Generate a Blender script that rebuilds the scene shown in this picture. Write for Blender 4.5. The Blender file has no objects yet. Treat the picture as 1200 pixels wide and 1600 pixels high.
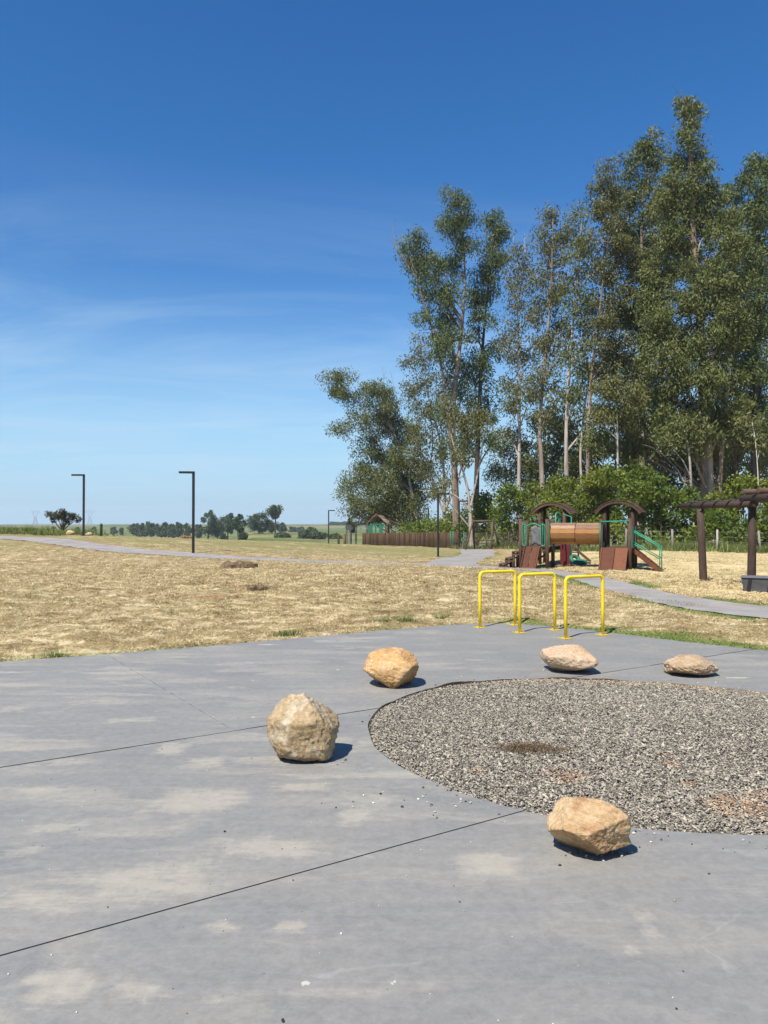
import bpy, bmesh, math, random
import numpy as np
from mathutils import Vector, Matrix, geometry

random.seed(7)
RNG = np.random.default_rng(11)
SC = bpy.context.scene
COL = SC.collection
PI = math.pi

# ------------------------------------------------------------------ camera
EYE = 1.6
FPX = 1202.0                     # focal length in pixels of the 1200x1600 photograph
PITCH = math.atan(15 / FPX)
cam_d = bpy.data.cameras.new('camera')
cam = bpy.data.objects.new('camera', cam_d)
COL.objects.link(cam)
cam.location = (0, 0, EYE)
cam.rotation_euler = (PI / 2 + PITCH, 0, 0)
cam_d.sensor_fit = 'VERTICAL'
cam_d.sensor_height = 24.0
cam_d.lens = 24.0 * FPX / 1600.0
cam_d.clip_start = 0.05
cam_d.clip_end = 20000
SC.camera = cam

# ------------------------------------------------------------------ light
SUN_H = Vector((-0.57, -0.82, 0)).normalized()
SUN_EL = math.radians(55)
SUN_DIR = Vector((SUN_H.x * math.cos(SUN_EL), SUN_H.y * math.cos(SUN_EL), math.sin(SUN_EL)))
sd = bpy.data.lights.new('sun', 'SUN')
sd.energy = 5.0
sd.angle = math.radians(0.53)
sd.color = (1.0, 0.95, 0.87)
so = bpy.data.objects.new('sun', sd)
COL.objects.link(so)
so.rotation_euler = SUN_DIR.to_track_quat('Z', 'Y').to_euler()

world = bpy.data.worlds.new('World')
SC.world = world
world.use_nodes = True
wt = world.node_tree
for n in list(wt.nodes):
    wt.nodes.remove(n)
w_out = wt.nodes.new('ShaderNodeOutputWorld')
w_bg = wt.nodes.new('ShaderNodeBackground')
w_bg.inputs['Strength'].default_value = 0.088
w_sky = wt.nodes.new('ShaderNodeTexSky')
w_sky.sky_type = 'NISHITA'
w_sky.sun_disc = False
w_sky.sun_elevation = SUN_EL
w_sky.sun_rotation = math.atan2(SUN_DIR.x, SUN_DIR.y)
w_sky.altitude = 600
w_sky.air_density = 1.0
w_sky.dust_density = 0.1
w_sky.ozone_density = 3.0
w_hsv = wt.nodes.new('ShaderNodeHueSaturation')
w_hsv.inputs['Hue'].default_value = 0.505
w_hsv.inputs['Saturation'].default_value = 1.36
w_hsv.inputs['Value'].default_value = 1.13
wt.links.new(w_sky.outputs[0], w_hsv.inputs['Color'])
# faint cirrus: stretched noise on the sky direction projected on a high plane
w_tc = wt.nodes.new('ShaderNodeTexCoord')
w_sep = wt.nodes.new('ShaderNodeSeparateXYZ')
wt.links.new(w_tc.outputs['Generated'], w_sep.inputs[0])
def wmath(op, a, b=None, clamp=False):
    n = wt.nodes.new('ShaderNodeMath'); n.operation = op; n.use_clamp = clamp
    for i, s in enumerate((a, b)):
        if s is None: continue
        if isinstance(s, (int, float)): n.inputs[i].default_value = s
        else: wt.links.new(s, n.inputs[i])
    return n.outputs[0]
zz = wmath('ADD', wmath('MAXIMUM', w_sep.outputs[2], 0.0), 0.09)
cx = wmath('DIVIDE', w_sep.outputs[0], zz)
cy = wmath('DIVIDE', w_sep.outputs[1], zz)
w_cmb = wt.nodes.new('ShaderNodeCombineXYZ')
wt.links.new(cx, w_cmb.inputs[0]); wt.links.new(cy, w_cmb.inputs[1])
w_map = wt.nodes.new('ShaderNodeMapping')
w_map.inputs['Rotation'].default_value = (0, 0, math.radians(-52))
w_map.inputs['Scale'].default_value = (0.75, 1.7, 1)
w_map.inputs['Location'].default_value = (0.8, 0.35, 0)
wt.links.new(w_cmb.outputs[0], w_map.inputs[0])
w_n = wt.nodes.new('ShaderNodeTexNoise')
w_n.inputs['Scale'].default_value = 0.9
w_n.inputs['Detail'].default_value = 9
w_n.inputs['Roughness'].default_value = 0.64
w_n.inputs['Distortion'].default_value = 0.9
wt.links.new(w_map.outputs[0], w_n.inputs['Vector'])
w_mr = wt.nodes.new('ShaderNodeMapRange')
w_mr.inputs['From Min'].default_value = 0.43
w_mr.inputs['From Max'].default_value = 0.86
w_mr.inputs['To Max'].default_value = 0.55
wt.links.new(w_n.outputs['Fac'], w_mr.inputs['Value'])
w_low = wt.nodes.new('ShaderNodeMapRange')     # cirrus thins out towards the zenith
w_low.inputs['From Min'].default_value = 0.42
w_low.inputs['From Max'].default_value = 0.18
wt.links.new(w_sep.outputs[2], w_low.inputs['Value'])
cf = wmath('MULTIPLY', w_mr.outputs[0], w_low.outputs[0], True)
w_mix = wt.nodes.new('ShaderNodeMix'); w_mix.data_type = 'RGBA'
wt.links.new(cf, w_mix.inputs[0])
# pale blue air towards the horizon, the same all the way round
w_hz = wt.nodes.new('ShaderNodeMapRange'); w_hz.interpolation_type = 'SMOOTHERSTEP'
w_hz.inputs['From Min'].default_value = 0.36; w_hz.inputs['From Max'].default_value = -0.06; w_hz.inputs['To Max'].default_value = 0.95
wt.links.new(w_sep.outputs[2], w_hz.inputs['Value'])
w_air = wt.nodes.new('ShaderNodeMix'); w_air.data_type = 'RGBA'
wt.links.new(w_hz.outputs[0], w_air.inputs[0]); wt.links.new(w_hsv.outputs[0], w_air.inputs[6])
w_air.inputs[7].default_value = (3.2, 5.5, 7.4, 1)
wt.links.new(w_air.outputs[2], w_mix.inputs[6])
w_mix.inputs[7].default_value = (4.9, 6.2, 7.4, 1)
wt.links.new(w_mix.outputs[2], w_bg.inputs['Color'])
wt.links.new(w_bg.outputs[0], w_out.inputs[0])

SC.view_settings.view_transform = 'Standard'
SC.view_settings.look = 'None'
SC.view_settings.exposure = 0.57
SC.view_settings.gamma = 1.0
SC.view_settings.use_curve_mapping = False
SC.render.engine = 'CYCLES'
SC.cycles.max_bounces = 6
SC.cycles.diffuse_bounces = 3
SC.cycles.volume_bounces = 0
SC.cycles.transparent_max_bounces = 8

# ------------------------------------------------------------------ pixel -> place
def ray(u, v):
    dx = (u - 600) / FPX; dz = (800 - v) / FPX
    c, s = math.cos(PITCH), math.sin(PITCH)
    return Vector((dx, c - dz * s, s + dz * c))
def at(u, v, Y):
    r = ray(u, v)
    return Vector((r.x * Y / r.y, Y, EYE + r.z * Y / r.y))
def gnd(u, v, z=0.0):
    r = ray(u, v); t = (z - EYE) / r.z
    return Vector((r.x * t, r.y * t, z))

# ------------------------------------------------------------------ noise in numpy
def _h(ix, iy, s):
    n = (ix.astype(np.int64) * 374761393 + iy.astype(np.int64) * 668265263 + s * 1442695041) & 0x7fffffff
    n = ((n ^ (n >> 13)) * 1274126177) & 0x7fffffff
    n = (n ^ (n >> 16)) & 0x7fffffff
    return n / 0x7fffffff
def vnoise(x, y, s=0):
    ix = np.floor(x); iy = np.floor(y); fx = x - ix; fy = y - iy
    fx = fx * fx * (3 - 2 * fx); fy = fy * fy * (3 - 2 * fy)
    a = _h(ix, iy, s); b = _h(ix + 1, iy, s); c = _h(ix, iy + 1, s); d = _h(ix + 1, iy + 1, s)
    return (a + (b - a) * fx) * (1 - fy) + (c + (d - c) * fx) * fy
def fbm(x, y, s=0, oct=4):
    v = 0; a = 0.5
    for k in range(oct):
        v = v + a * (vnoise(x, y, s + k * 17) - 0.5); x = x * 2.03 + 5.1; y = y * 2.03 + 1.7; a *= 0.5
    return v * 2
def smooth(a, b, x):
    t = np.clip((x - a) / (b - a), 0, 1)
    return t * t * (3 - 2 * t)

# ------------------------------------------------------------------ mesh helpers
def link(o, parent=None):
    COL.objects.link(o)
    if parent is not None: o.parent = parent
    return o
def np_mesh(name, V, F, mat=None, smooth_=False, attrs=None):
    """V (n,3), F (m,k) with constant k"""
    me = bpy.data.meshes.new(name)
    V = np.asarray(V, dtype=np.float32); F = np.asarray(F, dtype=np.int32)
    n, k = len(F), F.shape[1]
    me.vertices.add(len(V)); me.vertices.foreach_set('co', V.ravel())
    me.loops.add(n * k); me.loops.foreach_set('vertex_index', F.ravel())
    me.polygons.add(n)
    me.polygons.foreach_set('loop_start', np.arange(0, n * k, k, dtype=np.int32))
    me.polygons.foreach_set('loop_total', np.full(n, k, dtype=np.int32))
    me.polygons.foreach_set('use_smooth', np.full(n, smooth_, dtype=bool))
    if attrs:
        for an, av in attrs.items():
            a = me.attributes.new(an, 'FLOAT', 'POINT')
            a.data.foreach_set('value', np.asarray(av, dtype=np.float32))
    me.update(); me.validate()
    if mat: me.materials.append(mat)
    return me
class MB:
    def __init__(s): s.v = []; s.f = []; s.sm = []
    def add(s, vs, fs, sm=False):
        o = len(s.v); s.v += [tuple(p) for p in vs]; s.f += [tuple(i + o for i in f) for f in fs]; s.sm += [sm] * len(fs); return s
    def box(s, c, d, M=None, taper=None, bev=0.0):
        x, y, z = d[0] / 2, d[1] / 2, d[2] / 2
        if bev > 0:
            b = min(bev, x * .8, y * .8, z * .8)
            bm = bmesh.new(); bmesh.ops.create_cube(bm, size=1)
            for q in bm.verts: q.co = (q.co.x * 2 * x, q.co.y * 2 * y, q.co.z * 2 * z)
            bmesh.ops.bevel(bm, geom=bm.edges[:], offset=b, segments=1, affect='EDGES')
            bm.verts.index_update()
            vs = [q.co.copy() for q in bm.verts]; fs = [[q.index for q in f.verts] for f in bm.faces]; bm.free()
        else:
            vs = [Vector(p) for p in ((-x, -y, -z), (x, -y, -z), (x, y, -z), (-x, y, -z), (-x, -y, z), (x, -y, z), (x, y, z), (-x, y, z))]
            fs = [(3, 2, 1, 0), (4, 5, 6, 7), (0, 1, 5, 4), (1, 2, 6, 5), (2, 3, 7, 6), (3, 0, 4, 7)]
        if M is not None: vs = [M @ p for p in vs]
        return s.add([p + Vector(c) for p in vs], fs)
    def tube(s, pts, r, n=8, caps=True, sm=True):
        pts = [Vector(p) for p in pts]
        R = r if isinstance(r, (list, tuple)) else [r] * len(pts)
        vs, fs = [], []
        t0 = (pts[1] - pts[0]).normalized()
        a = t0.orthogonal().normalized()
        for i, p in enumerate(pts):
            t = (pts[min(i + 1, len(pts) - 1)] - pts[max(i - 1, 0)]).normalized()
            a = (a - t * a.dot(t))
            if a.length < 1e-6: a = t.orthogonal()
            a.normalize(); b = t.cross(a)
            for k in range(n):
                an = 2 * PI * k / n
                vs.append(p + (a * math.cos(an) + b * math.sin(an)) * R[i])
        for i in range(len(pts) - 1):
            for k in range(n):
                k2 = (k + 1) % n
                fs.append((i * n + k, i * n + k2, (i + 1) * n + k2, (i + 1) * n + k))
        s.add(vs, fs, sm)
        if caps:
            o = len(s.v) - len(vs)
            s.f += [tuple(o + k for k in reversed(range(n))), tuple(o + (len(pts) - 1) * n + k for k in range(n))]
            s.sm += [False, False]
        return s
    def mesh(s, name, mat):
        me = bpy.data.meshes.new(name)
        me.from_pydata(s.v, [], s.f); me.polygons.foreach_set('use_smooth', s.sm)
        me.update()
        if mat: me.materials.append(mat)
        return me
    def obj(s, name, mat, parent=None):
        return link(bpy.data.objects.new(name, s.mesh(name, mat)), parent)
def thing(name, label, cat, loc=(0, 0, 0), rz=0, group=None):
    o = bpy.data.objects.new(name, None); link(o)
    o.empty_display_size = 0.1
    o.location = loc; o.rotation_euler = (0, 0, rz)
    tag(o, label, cat, group); return o
def tag(o, label, cat, group=None):
    o['label'] = label; o['category'] = cat
    if group: o['group'] = group
    return o
def kind(o, k): o['kind'] = k; return o
def obj(name, me, parent=None): return link(bpy.data.objects.new(name, me), parent)
def copy_tree(o, parent=None):
    c = o.copy(); link(c, parent)
    for ch in o.children: copy_tree(ch, c)
    return c

# ------------------------------------------------------------------ material helper
class G:
    def __init__(s, name):
        s.m = bpy.data.materials.new(name); s.m.use_nodes = True; s.t = s.m.node_tree
        s.t.nodes.clear(); s.out = s.n('ShaderNodeOutputMaterial')
    def n(s, t): return s.t.nodes.new(t)
    def put(s, sock, v):
        if isinstance(v, bpy.types.NodeSocket): s.t.links.new(v, sock)
        elif isinstance(v, (tuple, list)) and len(v) == 3 and sock.type == 'RGBA': sock.default_value = (*v, 1)
        else: sock.default_value = v
    def pos(s): return s.n('ShaderNodeNewGeometry').outputs['Position']
    def island(s): return s.n('ShaderNodeNewGeometry').outputs['Random Per Island']
    def objrand(s): return s.n('ShaderNodeObjectInfo').outputs['Random']
    def oco(s): return s.n('ShaderNodeTexCoord').outputs['Object']
    def attr(s, nm):
        a = s.n('ShaderNodeAttribute'); a.attribute_name = nm; return a.outputs['Fac']
    def map(s, v, sc=(1, 1, 1), rz=0, loc=(0, 0, 0)):
        m = s.n('ShaderNodeMapping'); s.put(m.inputs[0], v)
        m.inputs['Scale'].default_value = sc; m.inputs['Rotation'].default_value = (0, 0, rz); m.inputs['Location'].default_value = loc
        return m.outputs[0]
    def noise(s, v, sc, det=4, ro=.55, dis=0):
        m = s.n('ShaderNodeTexNoise'); s.put(m.inputs['Vector'], v)
        m.inputs['Scale'].default_value = sc; m.inputs['Detail'].default_value = det
        m.inputs['Roughness'].default_value = ro; m.inputs['Distortion'].default_value = dis
        return m.outputs['Fac']
    def noisec(s, v, sc, det=3):
        m = s.n('ShaderNodeTexNoise'); s.put(m.inputs['Vector'], v)
        m.inputs['Scale'].default_value = sc; m.inputs['Detail'].default_value = det
        return m.outputs['Color']
    def vor(s, v, sc, feat='F1', out='Distance', rnd=1):
        m = s.n('ShaderNodeTexVoronoi'); m.feature = feat; s.put(m.inputs['Vector'], v)
        m.inputs['Scale'].default_value = sc; m.inputs['Randomness'].default_value = rnd
        return m.outputs[out]
    def mr(s, v, a, b, c=0., d=1.):
        m = s.n('ShaderNodeMapRange'); s.put(m.inputs[0], v)
        for i, x in enumerate((a, b, c, d)): m.inputs[i + 1].default_value = x
        return m.outputs[0]
    def math(s, op, a, b=0., cl=False):
        m = s.n('ShaderNodeMath'); m.operation = op; m.use_clamp = cl; s.put(m.inputs[0], a); s.put(m.inputs[1], b); return m.outputs[0]
    def vmath(s, op, a, b):
        m = s.n('ShaderNodeVectorMath'); m.operation = op; s.put(m.inputs[0], a); s.put(m.inputs[1], b)
        return m.outputs[1] if op in ('LENGTH', 'DISTANCE', 'DOT_PRODUCT') else m.outputs[0]
    def sepv(s, v):
        m = s.n('ShaderNodeSeparateXYZ'); s.put(m.inputs[0], v); return m.outputs
    def mix(s, f, a, b, mode='MIX'):
        m = s.n('ShaderNodeMix'); m.data_type = 'RGBA'; m.blend_type = mode
        s.put(m.inputs[0], f); s.put(m.inputs[6], a); s.put(m.inputs[7], b); return m.outputs[2]
    def ramp(s, f, stops, interp='LINEAR'):
        m = s.n('ShaderNodeValToRGB'); s.put(m.inputs[0], f); cr = m.color_ramp; cr.interpolation = interp
        while len(cr.elements) > 1: cr.elements.remove(cr.elements[-1])
        cr.elements[0].position = stops[0][0]; cr.elements[0].color = (*stops[0][1], 1)
        for p, c in stops[1:]:
            e = cr.elements.new(p); e.color = (*c, 1)
        return m.outputs[0]
    def bump(s, h, st=.5, d=.01, nrm=None):
        m = s.n('ShaderNodeBump'); s.put(m.inputs['Height'], h); m.inputs['Strength'].default_value = st; m.inputs['Distance'].default_value = d
        if nrm: s.put(m.inputs['Normal'], nrm)
        return m.outputs[0]
    def pbr(s, col, rough=.8, metal=0, nrm=None, spec=.4, transl=0, tcol=None):
        b = s.n('ShaderNodeBsdfPrincipled')
        s.put(b.inputs['Base Color'], col); s.put(b.inputs['Roughness'], rough); s.put(b.inputs['Metallic'], metal)
        b.inputs['Specular IOR Level'].default_value = spec
        if nrm: s.put(b.inputs['Normal'], nrm)
        o = b.outputs[0]
        if transl:
            t = s.n('ShaderNodeBsdfTranslucent'); s.put(t.inputs[0], tcol if tcol is not None else col)
            x = s.n('ShaderNodeMixShader'); x.inputs[0].default_value = transl
            s.t.links.new(o, x.inputs[1]); s.t.links.new(t.outputs[0], x.inputs[2]); o = x.outputs[0]
        s.t.links.new(o, s.out.inputs[0]); return s.m

# ------------------------------------------------------------------ terrain shape
ANCH = []
def A(u, v, Y): ANCH.append(tuple(at(u, v, Y)))
def AZ(x, y, z): ANCH.append((x, y, z))
for x, y in ((-12, -10), (0, -12), (12, -10), (-9, 0), (0, 0), (9, 0), (-4.4, 8.8), (-1.3, 10.5), (1.5, 12), (4.7, 9.5), (7, 7.4), (-8, 6.6), (0, 5), (3, 4), (1.5, 8), (-3, 4), (-25, -8), (25, -8)):
    AZ(x, y, 0)
for a in ((302, 864, 40), (130, 838, 52), (684, 870.5, 50.5), (717, 857, 67),
          (1200, 960, 13.4), (1046, 938, 16.2), (970, 921, 19.3), (931, 909, 21.6), (855, 890, 28.5), (797, 888, 29.6), (759, 887, 31),
          (690, 882, 35), (560, 879.5, 36), (440, 875, 36.5), (350, 871, 37.5), (290, 866.5, 39), (200, 861, 41), (160, 856, 43), (107, 849, 46), (53, 843, 50), (0, 839, 54),
          (735, 870, 48), (750, 863.5, 58), (735, 858.5, 67),
          (400, 845, 65), (300, 842.5, 62), (500, 849, 70), (200, 840, 58), (600, 853, 70), (50, 833, 60), (-100, 830, 62), (-300, 826, 65),
          (1050, 860.5, 48), (1120, 862.5, 48), (1190, 865.5, 47), (1098, 907, 21.5), (1000, 882, 32), (800, 857, 62), (962, 894, 28.5), (830, 888, 30.8),
          (1300, 870, 45), (1500, 880, 45), (1400, 930, 22), (375, 890, 26), (250, 930, 16.5), (100, 900, 25), (-200, 880, 35)):
    A(*a)
for x, y, z in ((20, 62, -.5), (35, 60, -.5), (10, 85, -.9), (30, 85, -.9), (-5, 85, -1.3), (-20, 85, -1.2), (-45, 85, -.6), (55, 50, -.5), (-60, 40, 1.2), (-70, 70, .8), (-50, 10, .3), (50, 10, -.2), (60, 90, -1), (-90, 100, -1), (0, 110, -2), (60, 120, -2)):
    AZ(x, y, z)
ANCH = np.array(ANCH)
def _tk(d2): return 0.5 * d2 * np.log(d2 + 1e-9)
def _fit():
    P = ANCH[:, :2] / 30; n = len(P)
    d2 = ((P[:, None] - P[None]) ** 2).sum(-1)
    K = _tk(d2) + np.eye(n) * 0.004
    Q = np.hstack([np.ones((n, 1)), P])
    M = np.block([[K, Q], [Q.T, np.zeros((3, 3))]])
    return P, np.linalg.solve(M, np.concatenate([ANCH[:, 2], np.zeros(3)]))
TP, TW = _fit()
def _tps(x, y):
    out = np.empty(len(x))
    for i in range(0, len(x), 20000):
        p = np.stack([x[i:i + 20000], y[i:i + 20000]], 1) / 30
        d2 = ((p[:, None] - TP[None]) ** 2).sum(-1)
        out[i:i + 20000] = _tk(d2) @ TW[:-3] + TW[-3] + p @ TW[-2:]
    return out
PROF_R = [60, 110, 160, 220, 300, 380, 480, 620, 850, 1100, 1500, 2500, 7000]
PROF_M = [-1, -2.5, -4.6, -4.6, -3.7, -3.4, -7, -9.5, -6.5, -2.6, -7, -10, -14]      # the pasture knoll
PROF_E = [-1, -2.5, -5.5, -7.5, -8.2, -8.0, -8.4, -9.5, -6.0, -2.2, -7, -10, -14]      # elsewhere
def z0(x, y):
    x = np.asarray(x, float).ravel(); y = np.asarray(y, float).ravel()
    r = np.hypot(x, y)
    sc = np.minimum(1, 110 / np.maximum(r, 1e-6))
    near = _tps(x * sc, y * sc)
    u = 600 + FPX * x / np.maximum(y, 1e-3)
    w = smooth(330, 400, u) * (1 - smooth(620, 760, u)) * (y > 0)
    far = np.interp(r, PROF_R, PROF_M) * w + np.interp(r, PROF_R, PROF_E) * (1 - w)
    far = far + fbm(x / 260, y / 260, 5, 3) * smooth(250, 700, r) * 2.6 + fbm(x / 60, y / 60, 9, 3) * smooth(90, 250, r) * .35
    t = smooth(68, 125, r)
    # pad and its close surround are dead flat
    near = near * smooth(0.0, 3.0, sd_poly(PADN, x, y))
    return near * (1 - t) + far * t
def zz1(x, y): return float(z0(np.array([x]), np.array([y]))[0])

def chaikin(P, n, closed):
    for _ in range(n):
        Q = []
        m = len(P)
        for i in range(m if closed else m - 1):
            a, b = Vector(P[i]), Vector(P[(i + 1) % m])
            Q += [a * .75 + b * .25, a * .25 + b * .75]
        if not closed: Q = [Vector(P[0])] + Q + [Vector(P[-1])]
        P = Q
    return P
PAD = [(9, -5), (9.5, 2), (8.6, 5.5), (7.2, 7.4), (5.9, 8.7), (4.8, 9.5), (3.95, 10.35), (3.42, 10.95), (2.85, 11.58), (2.22, 12.03), (1.55, 12.14), (.95, 11.92), (0, 11.38), (-1.31, 10.51), (-3.36, 9.29), (-4.4, 8.82), (-6, 7.9), (-8, 6.6), (-9.5, 4), (-9.5, -5)]
PADP = [tuple(p) for p in chaikin(PAD, 2, True)]
PADN = np.array(PADP)
def seg_d(P, x, y, closed):
    d = np.full(len(x), 1e9); n = len(P)
    for i in range(n if closed else n - 1):
        ax, ay = P[i]; bx, by = P[(i + 1) % n]
        dx, dy = bx - ax, by - ay
        t = np.clip(((x - ax) * dx + (y - ay) * dy) / (dx * dx + dy * dy + 1e-12), 0, 1)
        d = np.minimum(d, (x - ax - t * dx) ** 2 + (y - ay - t * dy) ** 2)
    return np.sqrt(d)
def inside(P, x, y):
    c = np.zeros(len(x), bool); n = len(P)
    for i in range(n):
        ax, ay = P[i]; bx, by = P[(i + 1) % n]
        k = (ay > y) != (by > y)
        c ^= k & (x < (bx - ax) * (y - ay) / (by - ay + 1e-15) + ax)
    return c
def sd_poly(P, x, y):
    near = (np.abs(x) < 16) & (y > -10) & (y < 18)
    out = np.full(len(x), 10.0)
    if near.any():
        xn, yn = x[near], y[near]
        d = seg_d(P, xn, yn, True)
        out[near] = np.where(inside(P, xn, yn), -d, d)
    return out
# paths: centre lines in plan
def G2(u, v, Y): p = at(u, v, Y); return (p.x, p.y)
PATH1 = [(10.5, 9.5), (8.2, 12.0), G2(1190, 958, 13.9), G2(1100, 946, 15.2), G2(1046, 938, 16.6), G2(970, 921, 19.6), G2(931, 909, 22), G2(890, 897, 25.2), G2(852, 890, 27.6), G2(800, 887.5, 29.3),
         G2(759, 887, 31), G2(690, 882, 34.4), G2(620, 880.5, 35.6), G2(560, 879.5, 36), G2(440, 875, 36.6), G2(350, 871, 37.6), G2(290, 866.5, 39), G2(200, 861, 41.2), G2(160, 856, 43.2), G2(107, 849, 46.4), G2(53, 843, 50.5), G2(0, 839, 54), G2(-120, 834, 57), G2(-400, 828, 62)]
PATH2 = [G2(700, 881, 34.2), G2(712, 876, 39), G2(733, 870, 47), G2(748, 865, 55), G2(745, 861, 62), G2(733, 858.5, 68), G2(722, 856.5, 74)]
PATH1 = [tuple(p) for p in chaikin(PATH1, 3, False)]
PATH2 = [tuple(p) for p in chaikin(PATH2, 3, False)]
PW1, PW2 = 1.15, 1.25
def pw1(y): return np.interp(y, [10, 13, 17, 26, 29.5, 34, 60], [1.3, 1.2, .62, .55, .85, 1.1, 1.15])
def path_d(x, y):
    return np.minimum(seg_d(PATH1[::2], x, y, False) - pw1(y), seg_d(PATH2[::2], x, y, False) - PW2)
DIRT = [(375, 888, 27.0, 1.25, .17), (404, 921, 17.9, .5, .10), (290, 842, 60, .8, .5), (335, 935, 15.9, .9, .05), (374, 918, 18.6, .5, .05)]
def ground_z(x, y, lumps=True):
    x = np.asarray(x, float).ravel(); y = np.asarray(y, float).ravel()
    z = z0(x, y)
    r = np.hypot(x, y)
    sdp = sd_poly(PADN, x, y)
    pd = path_d(x, y)
    amp = smooth(0.0, .5, sdp) * smooth(.1, 1.5, pd)
    lump = fbm(x * .45, y * .45, 3, 3) * .10 + fbm(x * 2.1, y * 2.1, 21, 3) * .05 + np.abs(fbm(x * 5.5, y * 5.5, 33, 3)) * .075
    z = z + lump * amp * (1 - smooth(60, 110, r)) + .012 * smooth(0, .12, sdp)
    z = np.where(sdp < 0.0, -.15, z)
    z = z - .06 * (1 - smooth(-.12, .02, pd))
    return z

GX, GY, GR = 1.95, 5.93, 2.03            # the gravel bed: an uneven round
_GA = np.radians([-180, -150, -120, -98, -90, -75, -40, 0, 38, 62, 80, 98, 116, 128, 150, 180])
_GV = [2.075, 2.035, 2.02, 1.975, 1.965, 1.99, 2.14, 2.27, 2.10, 1.93, 1.885, 1.95, 2.05, 2.10, 2.11, 2.075]
def grad(a):
    a = (np.asarray(a, float) + PI) % (2 * PI) - PI
    r = 0
    for d in (-.16, -.08, 0, .08, .16): r = r + np.interp((a + d + PI) % (2 * PI) - PI, _GA, _GV) / 5
    return r + .006 * np.sin(a * 11 + 1) + .004 * np.sin(a * 23)
def gr_d(x, y): return np.hypot(x - GX, y - GY) - grad(np.arctan2(y - GY, x - GX))

# ------------------------------------------------------------------ materials
def lawn_tone(g, base):
    p = g.pos()
    q = g.map(p, (.8, 1.15, 1), .12)
    t1 = g.noise(q, .9, 5, .66, .6); t2 = g.noise(q, 3.1, 4, .62, .3); t3 = g.noise(g.map(p, (1.4, 1, 1)), 8.5, 3, .6)
    base = g.mix(g.mr(t1, .48, .34, 0, .6), base, g.mix(.7, base, (.80, .66, .40)))
    base = g.mix(g.mr(t1, .50, .66, 0, .6), base, g.mix(.8, base, (.27, .195, .095)))
    base = g.mix(g.mr(t2, .47, .36, 0, .7), base, g.mix(.75, base, (.88, .74, .48)))
    base = g.mix(g.mr(t2, .53, .63, 0, .85), base, (.185, .125, .06))
    return g.mix(g.mr(t3, .54, .66, 0, .65), base, (.15, .10, .048))
def m_ground():
    g = G('ground'); p = g.pos()
    r = g.vmath('LENGTH', g.vmath('MULTIPLY', p, (1, 1, 0)), (0, 0, 0))
    fine = g.noise(p, 26, 5, .7)
    mid = g.noise(g.map(p, (.7, 2.2, 1), .1), 1.6, 5, .65, .6)
    big = g.noise(p, .22, 4, .6, .5)
    straw = g.ramp(fine, [(.25, (.12, .085, .04)), (.48, (.29, .215, .105)), (.72, (.52, .41, .22))])
    straw = g.mix(g.mr(mid, .40, .66), straw, g.ramp(fine, [(.3, (.15, .12, .05)), (.7, (.33, .27, .13))]))
    green = g.ramp(fine, [(.3, (.09, .10, .028)), (.7, (.25, .235, .085))])
    straw = g.mix(g.mr(big, .50, .70, 0, .5), straw, green)
    soilm = g.mr(g.noise(p, .55, 6, .72), .60, .68, 0, .55)
    straw = g.mix(soilm, straw, g.ramp(fine, [(.3, (.17, .075, .035)), (.7, (.34, .17, .09))]))
    straw = g.mix(.75, straw, lawn_tone(g, straw))
    # brighter mown straw round the playground
    x, y, z = g.sepv(p)
    pl = g.mr(g.math('SUBTRACT', x, g.math('MULTIPLY', y, .12)), 2.2, 4.6)
    pl = g.math('MULTIPLY', pl, g.mr(y, 13, 18))
    straw = g.mix(g.math('MULTIPLY', pl, .75), straw, g.ramp(g.noise(g.map(p, (.5, 2.2, 1), -.15), 1.3, 5, .6, .4), [(.33, (.20, .19, .07)), (.42, (.42, .34, .16)), (.5, (.68, .54, .29)), (.62, (.50, .39, .19)), (.68, (.72, .57, .31)), (.85, (.72, .55, .30))]))
    fg = g.math('MULTIPLY', g.math('MULTIPLY', g.mr(y, 38, 50), g.mr(x, 9, 3)), g.mr(g.noise(g.map(p, (.5, 1.3, 1)), .28, 5, .68), .40, .56, .1, .75))
    straw = g.mix(fg, straw, g.ramp(fine, [(.3, (.11, .115, .035)), (.7, (.26, .25, .09))]))
    # bare red soil along the path edge, green turf on the pad edge, from attributes
    straw = g.mix(g.math('MULTIPLY', g.attr('soil'), g.mr(g.noise(p, 3, 4), .35, .6)), straw, g.ramp(fine, [(.3, (.20, .085, .04)), (.7, (.38, .19, .10))]))
    straw = g.mix(g.attr('turf'), straw, g.ramp(fine, [(.3, (.07, .10, .02)), (.7, (.20, .24, .07))]))
    # far pasture
    fn = g.noise(p, .014, 5, .6, .3)
    fn2 = g.noise(p, .12, 4, .65)
    past = g.mix(g.mr(fn, .45, .60), (.105, .135, .035), (.24, .21, .095))
    past = g.mix(g.mr(fn2, .45, .75, 0, .55), past, (.06, .085, .025))
    col = g.mix(g.mr(r, 85, 150), straw, past)
    nb = g.bump(fine, .6, .03)
    return g.pbr(col, .95, nrm=nb, spec=.1)
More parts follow.
